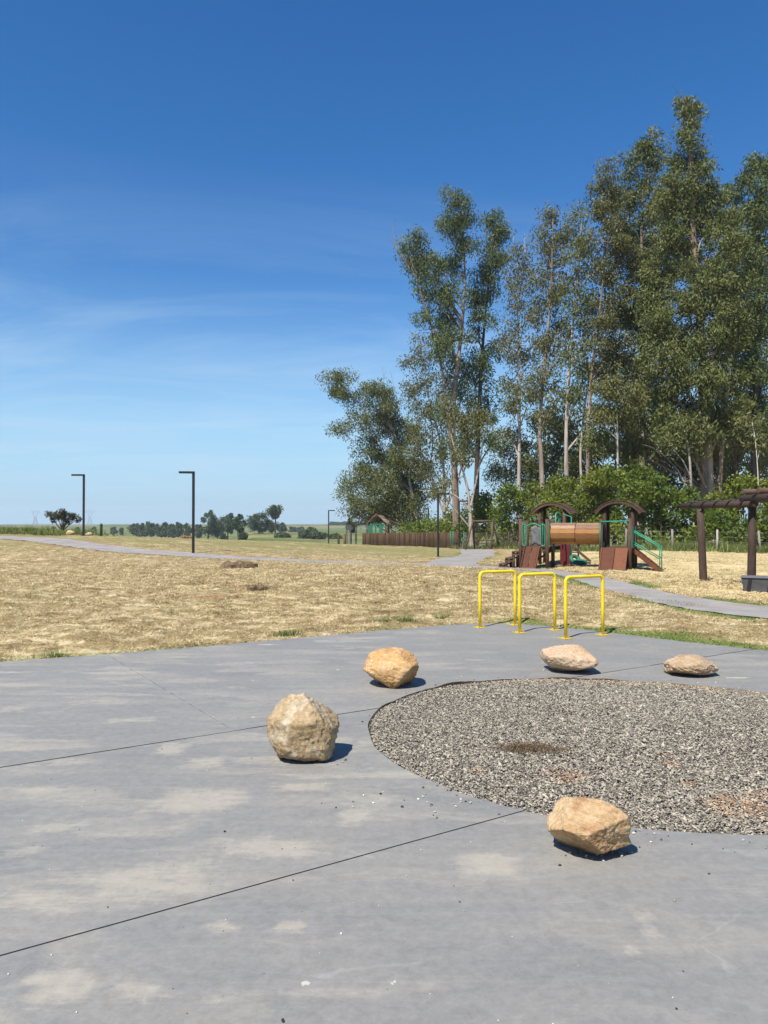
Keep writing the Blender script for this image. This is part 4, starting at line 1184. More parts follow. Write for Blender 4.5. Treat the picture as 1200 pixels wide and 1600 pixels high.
# ------------------------------------------------------------------ pergola and block
def build_pergola():
    p1 = at(1099, 907, 21.5); p1.z = float(ground_z([p1.x], [p1.y])[0])
    p2 = Vector((at(1174, 900, 19.3).x, 19.3, 0)); p2.z = float(ground_z([p2.x], [p2.y])[0])
    d = Vector((p2.x - p1.x, p2.y - p1.y, 0)); L = d.length; an = math.atan2(d.y, d.x)
    root = thing('log_pergola', 'dark brown log pergola on thick round posts beside the path', 'pergola', p1, an)
    H = at(1093, 795, 21.5).z - p1.z
    for x, ln in ((0, -.09), (L, .03), (L * 2, 0), (L * 3, .02)):
        MB().tube([(x, 0, -.3), (x, 0, .02), (x + .01, ln * .5, H * .5), (x, ln, H)], [.113, .108, .10, .095], 14).obj('post', M_LOGR, root)
        MB().tube([(x, 2.4, -.3), (x, 2.4, H)], [.12, .105], 14).obj('post', M_LOGR, root)
    x0, x1 = -1.02, L * 3.4
    def log(name, pts, r, n=14): return MB().tube(pts, r, n).obj(name, M_LOGR, root)
    yb = -.05
    log('beam', [(x0, yb - .02, H + .095), (L * .5, yb, H + .09), (L * 1.12, yb, H + .09)], [.085, .088, .088])
    log('beam', [(L * .86, yb + .03, H + .215), (L * 2.4, yb + .02, H + .215), (x1, yb, H + .215)], [.105, .11, .11])
    log('top_log', [(x0 + .06, yb + .14, H + .175), (L * .9, yb + .13, H + .18)], [.045, .048])
    log('beam', [(L * .9, 2.4, H + .10), (x1, 2.4, H + .10)], .1)
    # thin dark bars set slantwise round the beam, standing for slanting dark marks
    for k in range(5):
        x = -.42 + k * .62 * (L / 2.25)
        o = MB().tube([(-.06, -.112, -.085), (-.01, -.118, .0), (.06, -.085, .085), (.10, .03, .15), (.12, .2, .16)], .016, 8).obj('slant_bar', M_BLACK, root); o.location = (x, yb, H + .09)
    # cross rafters over the part nearer the viewer
    for k in range(5):
        x = L * 1.16 + k * .62
        log('rafter', [(x, -.45, H + .385), (x, 2.75, H + .385)], .062, 10)
    # bolt heads
    for z in (.35, 1.3, 1.75):
        o = MB().tube([(0, 0, 0), (0, -.02, 0)], .014, 6).obj('bolt', M_WIRE, root); o.location = (L - .03, -.125 + .01, z)
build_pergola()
def build_block():
    a = at(1162.5, 913, 18.6); z = float(ground_z([a.x], [a.y])[0])
    root = thing('concrete_bench', 'low dark grey block bench at the right side by the pergola', 'bench', (a.x, a.y, z), math.radians(-28))
    me_v = [(0, 0, -.05), (2.2, 0, -.05), (2.2, .55, -.05), (0, .5, -.05), (-.06, -.02, .33), (2.2, -.02, .33), (2.2, .6, .33), (-.06, .52, .33)]
    MB().add(me_v, [(3, 2, 1, 0), (4, 5, 6, 7), (0, 1, 5, 4), (1, 2, 6, 5), (2, 3, 7, 6), (3, 0, 4, 7)]).obj('bench_body', M_BOX, root)
    MB().box((1.07, .25, .347), (2.3, .60, .03), bev=.006).obj('bench_top', m_flat('bench_top_grey', (.12, .125, .14), .7, var=.2), root)
    for x in (.14, .58, 1.05, 1.5):  # pergola shadow bands on the front face, modelled as black strips
        MB().box((x - .03, -.035, .14), (.07, .03, .36), Matrix.Rotation(.15, 3, 'Y')).obj('shadow_strip', M_BLACK, root)
build_block()

# ------------------------------------------------------------------ log palisade, gate, mesh fence, swing
def build_palisade():
    a = at(567, 850, 79); b = at(716, 857, 67.5)
    root = thing('log_fence', 'palisade of brown round logs standing close together behind the lawn', 'fence', (a.x, a.y, 0))
    base = None; d = Vector((b.x - a.x, b.y - a.y)); n = int(d.length / .172)
    for i in range(n + 1):
        x, y = d.x * i / n, d.y * i / n
        z = zz1(a.x + x, a.y + y); v = 833 - 1.2 * i / n + random.uniform(-.35, .35)
        top = at(600, v, a.y + y).z
        if base is None:
            base = MB().tube([(0, 0, 0), (0, 0, .97), (0, 0, 1)], [.071, .068, .05], 9).obj('log_post', M_PALI, root); o = base
        else:
            o = base.copy(); link(o, root)
        o.location = (x, y + random.uniform(-.015, .015), z - .3); o.scale = (1, 1, top - z + .3); o.rotation_euler = (random.uniform(-.012, .012), random.uniform(-.014, .014), random.uniform(0, 6))
    for zz in (.45,):
        pass
    return root
build_palisade()
for u, lab in ((529, 'single brown post left of the climbing net, leftmost of two'), (538.5, 'single brown post right next to the climbing net')):
    p = at(u, 848, 84); z = zz1(p.x, p.y); tp = at(u, 834, 84).z
    o = MB().tube([(0, 0, -.3), (0, 0, tp - z)], [.13, .12], 10).obj('wooden_post', M_PALI); o.location = (p.x, p.y, z); tag(o, lab, 'post')
def build_gate():
    a = at(705, 857, 67.2); z = zz1(a.x, a.y); b = at(726, 857, 66.2)
    root = thing('green_gate', 'green steel gate frame at the end of the log fence', 'gate', (a.x, a.y, z), math.atan2(b.y - a.y, b.x - a.x))
    w = math.hypot(b.x - a.x, b.y - a.y); h = 1.5
    for x in (0, .28, w):
        MB().tube([(x, -.1, -.2), (x, -.1, h)], .045, 8).obj('gate_post', M_GREEN_D, root)
    MB().tube([(0, -.1, h - .03), (.28, -.1, h - .03)], .03, 8).obj('gate_bar', M_GREEN_D, root)
    MB().tube([(0, -.1, .15), (.28, -.1, .15)], .03, 8).obj('gate_bar', M_GREEN_D, root)
    for k in range(6): MB().tube([(w + .05, -.1 + k * .16, .1), (w + .05, -.1 + k * .16, h - .1)], .012, 6).obj('gate_rod', M_GREEN_D, root)
    for zz in (.1, h - .1): MB().tube([(w + .05, -.1, zz), (w + .05, .75, zz)], .025, 6).obj('gate_bar', M_GREEN_D, root)
build_gate()
def build_mesh_fence():
    P = [at(728, 857, 66), at(760, 857, 64.5), at(795, 857, 62.5), at(830, 857, 60), at(868, 858, 57), at(905, 859, 54)]
    root = thing('wire_mesh_fence', 'thin rusty wire mesh fence below the bushes behind the swing', 'fence', (P[0].x, P[0].y, 0))
    o0 = Vector((P[0].x, P[0].y, 0)); mb = MB()
    for i, p in enumerate(P):
        z = zz1(p.x, p.y)
        MB().tube([Vector((p.x, p.y, z - .2)) - o0, Vector((p.x, p.y, z + 1.42)) - o0], .05, 8).obj('fence_post', M_BROWN, root)
        if i == len(P) - 1: break
        q = P[i + 1]; zq = zz1(q.x, q.y); L = math.hypot(q.x - p.x, q.y - p.y)
        def pt(s, h): return Vector((p.x + (q.x - p.x) * s, p.y + (q.y - p.y) * s, z + (zq - z) * s + h)) - o0
        for h in (.05, .7, 1.35): mb.tube([pt(0, h), pt(1, h)], .008, 4, False)
        n = int(L / .13)
        for k in range(-10, n + 1):
            for sg in (1, -1):
                s0 = k / n; s1 = (k + 10) / n; h0, h1 = (.05, 1.35) if sg > 0 else (1.35, .05)
                if s0 < 0: h0 += (h1 - h0) * (0 - s0) / (s1 - s0); s0 = 0
                if s1 > 1: h1 = h0 + (h1 - h0) * (1 - s0) / (s1 - s0); s1 = 1
                if s1 - s0 > .01: mb.tube([pt(s0, h0), pt(s1, h1)], .0055, 3, False)
    kind(mb.obj('wire_mesh', M_WIRE_D, root), 'stuff')
build_mesh_fence()
def build_swing():
    a = at(739, 857, 63.5); z = zz1(a.x, a.y); top = at(739, 814.5, 63.5).z - z
    b = at(770, 857, 63.0); rz = math.atan2(b.y - a.y, b.x - a.x); w = math.hypot(b.x - a.x, b.y - a.y)
    root = thing('wooden_swing', 'brown A-frame wooden swing beyond the path fork', 'swing', (a.x, a.y, z), rz)
    MB().tube([(-.1, 0, top), (w + .1, 0, top + .03)], .085, 10).obj('crossbar', M_PALI, root)
    for x, s in ((0, -1), (w, 1)):
        for y, k in ((-.55, .55), (.55, -.02)):
            MB().tube([(x + s * (k if s < 0 else .5 - k), y * 1.2, -.2), (x, 0, top)], .075, 10).obj('leg', M_PALI, root)
    MB().tube([(.02, .3, .75), (w - .02, .3, .75)], .04, 8).obj('brace', M_PALI, root)
    st = MB().box((w * .5, 0, .5), (w * .55, .3, .06), bev=.01).obj('seat', M_BROWN, root)
    for x in (.25, .75):
        MB().tube([(w * x, 0, .52), (w * x, 0, top)], .012, 6).obj('chain', M_WIRE_D, root)
build_swing()

# far playhouse and climbing frame
def build_playhouse():
    a = at(575, 850, 83); z = zz1(a.x, a.y)
    w = 30 * 83 / FPX
    root = thing('small_playhouse', 'small playhouse with a pitched board roof and green panels behind the log fence', 'playhouse', (a.x, a.y, z), -.22)
    def Z(v): return at(590, v, 83).z - z
    for x in (.12, w - .12):
        for y in (0, 1.3): MB().tube([(x, y, -.2), (x, y, Z(816))], .075, 8).obj('post', M_BROWN, root)
    apex, eave = Z(803), Z(818.5)
    xm = w * .48
    for s, xe in ((-1, -.12), (1, w + .12)):
        rt = bpy.data.objects.new('roof', None); link(rt, root)
        dx, dz = xe - xm, eave - apex; L = math.hypot(dx, dz)
        for k in range(6):
            f = (k + .5) / 6
            o = MB().box((0, 0, 0), (L / 6 - .012, 1.9, .045), bev=.006).obj('roof_board', M_SOFF, rt)
            o.location = (xm + dx * f, .65, apex + dz * f); o.rotation_euler = (0, -math.atan2(dz, dx) if s > 0 else math.atan2(dz, -dx), 0)
    o = MB().box((xm, .65, apex + .03), (.2, 1.92, .05), bev=.01).obj('roof_ridge', M_BROWN, root)
    o = MB().box((w / 2, .65, Z(835)), (w, 1.35, .06), bev=.01).obj('deck', M_BROWN, root)
    for (x, ww) in ((.32, .36), (.85, .2), (1.45, .42)):
        o = MB().box((x, -.06, (Z(833) + Z(819)) / 2), (ww, .04, Z(819) - Z(833)), bev=.01).obj('green_panel', M_GREEN_D, root)
    MB().tube([(0, -.09, Z(819)), (w + .3, -.09, Z(819))], .03, 6).obj('rail', M_GREEN, root)
    MB().tube([(w + .3, -.09, -.1), (w + .3, -.09, Z(812))], .05, 8).obj('post', M_BROWN, root)
    # climbing frame with net
    c = at(541, 850, 84); zc = zz1(c.x, c.y)
    r2 = thing('climbing_frame', 'black bar climbing frame with a hanging rope net left of the playhouse', 'climbing frame', (c.x, c.y, zc), -.12)
    def Z2(v): return at(560, v, 84).z - zc
    W = 32 * 84 / FPX; t1 = Z2(820); t2 = Z2(818)
    for y in (0, .9):
        MB().tube([(0, y, t1), (W, y, t2)], .05, 8).obj('top_bar', M_BLACK, r2)
        for x in (0, .42, 1.0, W):
            MB().tube([(x, y, -.2), (x, y, t1 + (t2 - t1) * x / W)], .045, 8).obj('upright', M_BLACK, r2)
    for k in range(6):
        x = .2 + k * (W - .4) / 5; MB().tube([(x, 0, t1), (x, .9, t1)], .025, 6).obj('rung', M_BLACK, r2)
    mb = MB()
    for k in range(13):
        h = .1 + (t1 - .15) * k / 12; mb.tube([(-.02, -.06, h), (.46, -.06, h)], .014, 4, False)
    for k in range(4):
        x = k * .15; mb.tube([(x, -.06, 0), (x, -.06, t1)], .014, 4, False)
    for k in range(6):
        h = .1 + k * .14; mb.tube([(.46, -.06, h), (1.35, -.06, h)], .012, 4, False)
    mb.obj('rope_net', M_ROPE, r2)
build_playhouse()

# wire fence on the right
def build_wire_fence():
    P = [at(880, 858, 52), at(978, 860, 49.5), at(1051, 861, 48.2), at(1120.5, 863, 47.8), at(1189, 866, 47), at(1262, 869, 46), at(1340, 873, 45)]
    root = thing('wire_fence', 'grey wooden post fence with plain wires in front of the dark bushes', 'fence', (P[0].x, P[0].y, 0))
    o0 = Vector((P[0].x, P[0].y, 0)); tops = []
    for i, p in enumerate(P):
        z = float(ground_z([p.x], [p.y])[0]); h = (33 if i < 4 else 33) * p.y / FPX + .05
        ln = (0, .03, -.02, .02, -.14, .03, 0)[i]
        t = Vector((p.x + ln, p.y, z + h)) - o0; b = Vector((p.x, p.y, z - .25)) - o0
        MB().tube([b, t], [.075, .065], 8).obj('fence_post', M_GREYP, root); tops.append((b + Vector((0, 0, .25)), t))
    for k in range(4):
        for i in range(len(P) - 1):
            f = .25 + k * .22
            MB().tube([tops[i][0].lerp(tops[i][1], f), (tops[i][0].lerp(tops[i][1], f) + tops[i + 1][0].lerp(tops[i + 1][1], f)) / 2 - Vector((0, 0, .03)), tops[i + 1][0].lerp(tops[i + 1][1], f)], .006, 4, False).obj('fence_wire', M_WIRE, root)
build_wire_fence()

# weeds under the fences and on the left crest
def weeds(name, pts, spread, n, h, label, turf, mat=M_WEED, wd=.02, lay=.12):
    X, Y = [], []
    for i in range(n):
        k = random.random() * (len(pts) - 1); j = int(k); f = k - j
        X.append(pts[j][0] * (1 - f) + pts[j + 1][0] * f + random.gauss(0, spread)); Y.append(pts[j][1] * (1 - f) + pts[j + 1][1] * f + random.gauss(0, spread))
    X, Y = np.array(X), np.array(Y); lv = np.clip(.65 + fbm(X * .9, Y * .9, 12, 3) * 1.1, .25, 1.5)
    blades(name, X, Y, h, wd, mat, lay=lay, turf=(RNG.random(n) < turf).astype(float), lenv=lv, label=label)
W2 = [G2(860, 858, 53.5), G2(980, 860, 50.8), G2(1051, 861, 49.3), G2(1120, 863, 48.8), G2(1200, 866, 48), G2(1340, 872, 46)]
weeds('tall_weeds', W2, .9, 42000, .62, 'tall green and brown weeds along the wire fence foot', .5, wd=.035)
weeds('fence_grass', [G2(728, 857, 67), G2(795, 857, 63.5), G2(868, 858, 58.5)], .8, 12000, .55, 'rough dry grass behind the wire mesh fence', .25, wd=.035)
weeds('crest_weeds', [G2(-60, 833, 61), G2(40, 833, 60.5), G2(130, 836, 60)], 1.0, 13000, .62, 'rough green grass on the left lawn crest', .75, wd=.04)
weeds('crest_grass', [G2(-60, 835, 57.5), G2(60, 835.5, 57.5), G2(128, 838, 56)], .5, 4000, .3, 'short brown grass beyond the path on the left', .15, wd=.03)
weeds('gate_weeds', [G2(690, 857, 72), G2(716, 857, 69.5)], .4, 1500, .7, 'rust coloured weeds behind the green gate', .0, mat=M_DRYL2, wd=.05)

# ------------------------------------------------------------------ trees
def leaf_cloud(centres, tones, sig, per, ln, wd, droop, rng):
    """leaf rhombs round clump centres"""
    n = len(centres) * per
    c = np.repeat(centres, per, 0); tn = np.repeat(tones, per)
    g = rng.normal(0, 1, (n, 3)); g /= np.maximum(1, np.linalg.norm(g, axis=1, keepdims=True) / 1.9)
    p = c + g * np.repeat(sig, per, 0)
    d = rng.normal(0, 1, (n, 3)); d[:, 2] -= droop; d /= np.linalg.norm(d, axis=1, keepdims=True) + 1e-9
    s = np.cross(d, rng.normal(0, 1, (n, 3))); s /= np.linalg.norm(s, axis=1, keepdims=True) + 1e-9
    L = (ln * rng.uniform(.6, 1.35, n))[:, None]; W = (wd * rng.uniform(.6, 1.35, n))[:, None]
    V = np.stack([p, p + d * L * .5 + s * W * .5, p + d * L, p + d * L * .5 - s * W * .5], 1)
    return V, tn
def foliage(Vs, Ts, name, mat, parent):
    V = np.concatenate(Vs); T = np.concatenate(Ts); n = len(V)
    me = np_mesh(name, V.reshape(-1, 3), np.arange(n * 4).reshape(-1, 4), mat, False, {'tone': np.repeat(np.clip(T, 0, 1), 4)})
    return obj(name, me, parent)
def tube_np(mb, a, b, ra, rb, n=5, bend=.0, rng=random):
    a, b = Vector(a), Vector(b); L = (b - a).length
    m = (a + b) / 2 + Vector((rng.gauss(0, bend), rng.gauss(0, bend), abs(rng.gauss(0, bend)) * .3)) * L
    mb.tube([a, a.lerp(m, .55).lerp(m, .3), m, b], [ra, ra * .85 + rb * .15, (ra + rb) / 2, rb], n, False)
def tree(label, Y, trunk, lobes, r0, bark, leaf, seed, dens=1.0, ln=.33, wd=.108, droop=1.1, name='eucalyptus_tree', group='tall trees behind the playground', dead=(), stems=(), clump=.30, cat='tree', bare=()):
    rn = random.Random(seed); rg = np.random.default_rng(seed)
    k = Y / FPX
    pts = []
    for i, (u, v) in enumerate(trunk):
        p = at(u, v, Y); p.y += rn.gauss(0, .25) if i else 0
        pts.append(p)
    zb = zz1(pts[0].x, pts[0].y); pts[0].z = zb - .3
    org = Vector((pts[0].x, pts[0].y, zb))
    root = thing(name, label, cat, org, 0, group)
    pts = [p - org for p in pts]
    # refine the trunk
    P = chaikin(pts, 2, False); n = len(P); ht = P[-1].z
    mb = MB()
    def rad(z): return max(.035, r0 * (1 - .88 * min(1, max(0, z) / ht) ** .85) * (1 + .35 * math.exp(-max(z, 0) / .5)))
    mb.tube(P, [rad(p.z) for p in P], 10, False)
    def trunk_at(z):
        for i in range(n - 1):
            if P[i].z <= z <= P[i + 1].z:
                f = (z - P[i].z) / max(1e-6, P[i + 1].z - P[i].z); return P[i].lerp(P[i + 1], f)
        return P[-1].copy() if z > ht else P[1].copy()
    for st in stems:                                     # secondary stems: (points px, radius)
        sp = [at(u, v, Y) - org for u, v in st[0]]
        for i in range(1, len(sp)): sp[i].y += rn.gauss(0, .4)
        sp = chaikin(sp, 2, False); mb.tube(sp, [st[1] * (1 - .75 * i / (len(sp) - 1)) for i in range(len(sp))], 8, False)
    Vs, Ts = [], []
    for (u, v, ru, rv) in lobes:
        if name != 'bush': ru *= 1.16; rv *= 1.16
        a = ru * k; c = rv * k; b_ = a * .85
        ctr = at(u, v, Y) - org; ctr.y += rn.uniform(-1, 1) * min(a, 2.2) * (.8 if name != 'bush' else 1.5)
        nc = max(5, int(ru * rv / 62))
        q = rg.normal(0, 1, (nc, 3)); q /= np.linalg.norm(q, axis=1, keepdims=True)
        q *= (rg.random((nc, 1)) ** (1 / 2.2)) * .92
        C_ = np.array(ctr) + q * np.array([a, b_, c])
        sg = np.array([1, 1, .9]) * clump * rg.uniform(.75, 1.6, (nc, 1)) * (Y / 65) ** .6 * 1.25
        per = int(max(20, 112 * dens))
        V, T = leaf_cloud(C_, np.clip(rg.normal(.5, .24, nc), 0, 1), sg, per, ln, wd, droop, rg)
        Vs.append(V); Ts.append(T)
        # limb and twigs
        dist = math.hypot(ctr.x, ctr.y)
        hz = max(ht * .12, ctr.z - 1.1 * math.hypot(ctr.x - trunk_at(ctr.z).x, ctr.y - trunk_at(ctr.z).y) - c * .9)
        s = trunk_at(min(hz, ht * .95))
        rl = min(rad(s.z) * .55, .04 + .022 * (a + c))
        base = ctr - Vector((0, 0, c * .35))
        if (base - s).length > .6: tube_np(mb, s, base, rl, rl * .45, 6, .06, rn)
        for j in range(min(nc, 9)):
            tube_np(mb, base, C_[j], rl * .42, .012, 4, .08, rn)
    for (u0, v0, u1, v1) in dead:
        a_ = at(u0, v0, Y) - org; b2 = at(u1, v1, Y) - org; b2.y += rn.gauss(0, .6)
        tube_np(mb, a_, b2, .06, .012, 5, .05, rn)
        for j in range(4):
            f = rn.uniform(.35, .95); m_ = a_.lerp(b2, f); e = m_ + Vector((rn.gauss(0, .6), rn.gauss(0, .4), rn.uniform(.2, 1.0)))
            tube_np(mb, m_, e, .022, .006, 4, .08, rn)
    mb.obj('trunk', bark, root)
    if Vs: foliage(Vs, Ts, 'crown', leaf, root)
    return root
T = tree
T('leaning eucalyptus at the left end of the grove with low spreading boughs', 92, [(657, 838), (648, 790), (632, 720), (615, 672), (590, 632)],
  [(520, 592, 18, 12), (545, 603, 24, 18), (578, 606, 28, 18), (604, 625, 26, 24), (556, 655, 22, 14), (535, 672, 14, 9), (588, 672, 32, 22), (620, 660, 26, 28), (640, 690, 30, 30), (600, 715, 30, 24), (565, 735, 26, 18), (560, 752, 24, 16), (595, 755, 36, 26), (632, 745, 30, 32), (580, 782, 30, 16), (615, 790, 32, 22), (556, 800, 22, 10), (640, 800, 24, 20), (532, 612, 18, 10), (562, 624, 26, 14), (604, 652, 28, 20), (578, 700, 24, 16), (624, 712, 28, 24), (548, 772, 24, 12), (606, 735, 30, 22), (650, 770, 26, 26), (628, 775, 28, 22), (600, 812, 30, 12), (572, 792, 28, 12), (660, 730, 24, 24)],
  .30, M_BARKP, M_EUC, 101, dens=1.3, dead=((612, 640, 597, 572), (600, 640, 582, 590), (622, 650, 610, 580)))
T('tall twin topped eucalyptus with the highest crown of the left grove', 76, [(714, 842), (712, 760), (706, 640), (722, 520), (728, 430), (722, 345)],
  [(708, 318, 27, 16), (722, 334, 26, 20), (704, 352, 22, 22), (724, 372, 24, 26), (716, 402, 26, 22), (645, 372, 20, 14), (636, 388, 16, 12), (660, 392, 22, 20), (655, 418, 22, 20), (680, 425, 24, 26), (700, 455, 28, 28), (668, 450, 18, 20), (690, 490, 30, 26), (668, 498, 18, 12), (704, 525, 30, 26), (684, 548, 24, 16), (718, 575, 26, 26), (722, 615, 22, 22), (700, 640, 20, 22), (712, 700, 20, 18)],
  .42, M_BARKB, M_EUC2, 102, dead=((640, 420, 612, 348), (655, 450, 606, 372)), stems=(([(712, 760), (690, 560), (660, 470), (640, 400)], .16),))
T('slim dark trunked eucalyptus right behind the highest left crown', 78, [(742, 842), (746, 720), (750, 600), (757, 500), (768, 400), (770, 345)],
  [(772, 336, 15, 16), (770, 356, 17, 18), (784, 362, 14, 14), (768, 382, 20, 20), (784, 398, 15, 16), (772, 412, 22, 22), (756, 430, 20, 18), (768, 448, 24, 20), (750, 470, 22, 22), (748, 510, 24, 24), (758, 548, 28, 24), (752, 585, 26, 24), (766, 620, 22, 22), (746, 650, 24, 24), (764, 690, 20, 20), (738, 690, 18, 18)],
  .36, M_BARKD, M_EUC2, 103)
T('pale many stemmed eucalyptus inside the left grove', 86, [(692, 842), (696, 770), (690, 690), (668, 620), (662, 560)],
  [(655, 540, 16, 14), (668, 560, 20, 16), (640, 566, 16, 12), (660, 590, 24, 20), (642, 612, 22, 20), (684, 610, 22, 22), (668, 645, 26, 26), (690, 660, 20, 22), (652, 690, 22, 24), (690, 705, 24, 26), (664, 730, 24, 24), (700, 745, 18, 16)],
  .24, M_BARKP, M_EUC3, 104, dens=.8, stems=(([(694, 800), (720, 740), (735, 660), (728, 590)], .14), ([(693, 800), (670, 740), (678, 690), (672, 640)], .12)))
T('crooked pale tree with bare boughs above the green gate', 70, [(736, 840), (735, 780), (722, 730), (706, 690), (702, 650)],
  [(700, 640, 16, 14), (722, 668, 18, 16), (742, 655, 18, 18), (690, 768, 16, 10), (728, 712, 15, 12)],
  .22, M_BARKP, M_EUC3, 105, stems=(([(735, 800), (716, 775), (690, 768), (655, 766)], .09), ([(736, 790), (748, 735), (756, 680), (746, 640)], .11)))
T('dark low tree behind the lamp and the log fence', 97, [(628, 838), (630, 810), (634, 780)],
  [(622, 806, 22, 14), (600, 812, 20, 12), (640, 790, 20, 16), (655, 806, 16, 14), (612, 795, 18, 12), (575, 808, 14, 9)], .16, M_BARKD, M_EUC, 106, name='bushy_tree')
T('thin pale trunked eucalyptus between the left grove and the middle one', 74, [(809, 810), (811, 740), (813, 640), (812, 540), (806, 430)],
  [(806, 392, 14, 16), (820, 412, 16, 18), (800, 425, 14, 16), (815, 448, 22, 20), (800, 475, 20, 20), (826, 490, 20, 22), (805, 515, 24, 22), (794, 548, 18, 20), (820, 556, 26, 26), (800, 590, 22, 22), (826, 610, 24, 24), (806, 640, 24, 22), (790, 670, 20, 20)],
  .24, M_BARKP, M_EUC3, 107, dens=.58, dead=((815, 430, 822, 360), (810, 420, 800, 372)))
T('dark small tree standing in the gap between the two groves', 88, [(790, 830), (792, 760), (788, 690)],
  [(786, 700, 22, 22), (800, 720, 20, 22), (776, 728, 18, 16), (806, 690, 18, 18), (790, 750, 26, 16), (830, 720, 22, 26), (828, 750, 22, 20)], .17, M_BARKD, M_EUC, 108)
T('grey eucalyptus with feathery crown left of the white trunks', 70, [(851, 800), (846, 730), (843, 660), (852, 560), (862, 440), (862, 345)],
  [(862, 330, 14, 14), (858, 350, 18, 18), (876, 364, 16, 18), (854, 382, 20, 18), (884, 395, 18, 20), (866, 412, 22, 22), (846, 430, 18, 20), (880, 442, 22, 22), (858, 466, 26, 24), (838, 492, 18, 20), (876, 500, 24, 24), (852, 528, 26, 24), (882, 545, 20, 22), (856, 578, 26, 24), (840, 612, 22, 20), (874, 612, 22, 24), (850, 648, 22, 18)],
  .30, M_BARKB, M_EUC3, 109, dens=.62)
T('eucalyptus with forked pale stems right of the feathery grey one', 68, [(887, 800), (886, 740), (884, 660), (890, 560), (902, 440), (908, 350)],
  [(906, 336, 14, 14), (898, 356, 18, 18), (916, 372, 18, 20), (900, 398, 22, 22), (922, 420, 18, 20), (898, 440, 22, 22), (918, 466, 24, 24), (896, 490, 22, 22), (914, 522, 26, 26), (894, 560, 22, 24), (918, 580, 24, 24), (900, 618, 24, 22), (924, 640, 22, 22)],
  .26, M_BARKP, M_EUC, 110, dens=.6, stems=(([(915, 800), (905, 720), (912, 640), (925, 560)], .16),))
T('slightly leaning eucalyptus whose bare stem shows above the left play roof', 66, [(917, 800), (919, 740), (918, 660), (928, 560), (945, 420), (950, 300)],
  [(948, 272, 16, 16), (944, 294, 20, 18), (964, 310, 18, 20), (940, 330, 22, 22), (966, 348, 22, 22), (944, 376, 26, 24), (972, 392, 24, 24), (950, 424, 28, 26), (976, 446, 24, 24), (952, 478, 28, 26), (938, 520, 24, 26), (966, 530, 26, 26), (946, 570, 26, 26), (968, 600, 24, 24)],
  .24, M_BARKB, M_EUC3, 111, dens=.95)
T('big leafy eucalyptus left of the tallest, nearly as high', 68, [(1000, 820), (1002, 720), (1000, 600), (1002, 450), (1000, 320), (1018, 235)],
  [(1016, 222, 14, 18), (1004, 240, 16, 18), (988, 262, 16, 18), (1022, 262, 18, 20), (1000, 290, 24, 22), (982, 316, 20, 20), (1016, 330, 24, 24), (994, 360, 26, 26), (1022, 392, 24, 26), (996, 416, 28, 26), (1018, 456, 28, 28), (992, 490, 26, 26), (1014, 540, 28, 30), (988, 580, 26, 26), (1010, 620, 28, 26)],
  .34, M_BARKB, M_EUC, 112, dens=1.15, dead=((1018, 240, 1022, 198),))
T('tallest eucalyptus with a thick trunk and a narrow pointed top', 62, [(1110, 850), (1108, 760), (1104, 640), (1092, 480), (1080, 330), (1076, 230), (1070, 152)],
  [(1068, 168, 9, 16), (1078, 188, 11, 16), (1072, 212, 14, 18), (1086, 232, 14, 18), (1070, 250, 20, 20), (1096, 262, 18, 16), (1056, 284, 24, 22), (1084, 290, 26, 22), (1112, 300, 22, 22), (1046, 322, 26, 24), (1078, 334, 30, 26), (1112, 344, 26, 26), (1138, 350, 20, 22), (1050, 368, 28, 26), (1090, 380, 32, 28), (1128, 392, 28, 28), (1040, 412, 28, 28), (1076, 430, 34, 30), (1118, 440, 32, 30), (1152, 440, 22, 26), (1034, 462, 28, 28), (1072, 482, 34, 30), (1112, 494, 34, 32), (1148, 490, 28, 28), (1024, 512, 30, 28), (1062, 532, 34, 30), (1104, 546, 34, 32), (1142, 540, 30, 30), (1020, 568, 32, 28), (1058, 586, 34, 28), (1100, 600, 34, 30), (1138, 592, 30, 28), (1030, 620, 34, 26), (1070, 640, 34, 28), (1110, 650, 34, 28), (1144, 640, 28, 28), (1080, 690, 34, 24), (1046, 676, 30, 22), (1120, 700, 28, 22), (1006, 650, 30, 24), (990, 690, 26, 20)],
  .62, M_BARKB, M_EUC, 113, dens=1.1, dead=((1072, 190, 1062, 142), (1078, 230, 1100, 196), (1086, 250, 1114, 236)), stems=(([(1124, 850), (1128, 740), (1132, 620), (1140, 500)], .30),))
T('eucalyptus at the right edge of the picture reaching past the frame', 64, [(1176, 845), (1178, 740), (1182, 600), (1186, 430), (1188, 270)],
  [(1186, 250, 20, 18), (1170, 272, 16, 16), (1196, 276, 20, 20), (1162, 296, 16, 14), (1182, 306, 22, 20), (1202, 330, 22, 24), (1176, 340, 22, 22), (1190, 376, 26, 26), (1170, 408, 22, 24), (1200, 424, 26, 28), (1180, 460, 26, 28), (1206, 492, 26, 28), (1182, 520, 28, 30), (1172, 570, 26, 28), (1202, 570, 28, 30), (1184, 622, 30, 28), (1208, 650, 26, 26), (1176, 668, 24, 22)],
  .36, M_BARKD, M_EUC2, 114, dens=1.1)
T('half hidden eucalyptus filling the gap between the tallest and the right edge', 72, [(1148, 845), (1150, 740), (1150, 600), (1146, 430), (1142, 330)],
  [(1140, 312, 16, 16), (1156, 334, 18, 16), (1136, 350, 20, 20), (1160, 372, 20, 20), (1142, 402, 24, 22), (1168, 432, 22, 22), (1144, 462, 26, 24), (1166, 500, 24, 26), (1146, 540, 28, 26), (1170, 590, 24, 26), (1150, 630, 28, 26), (1130, 680, 26, 22), (1165, 690, 26, 22)],
  .3, M_BARKD, M_EUC, 121)
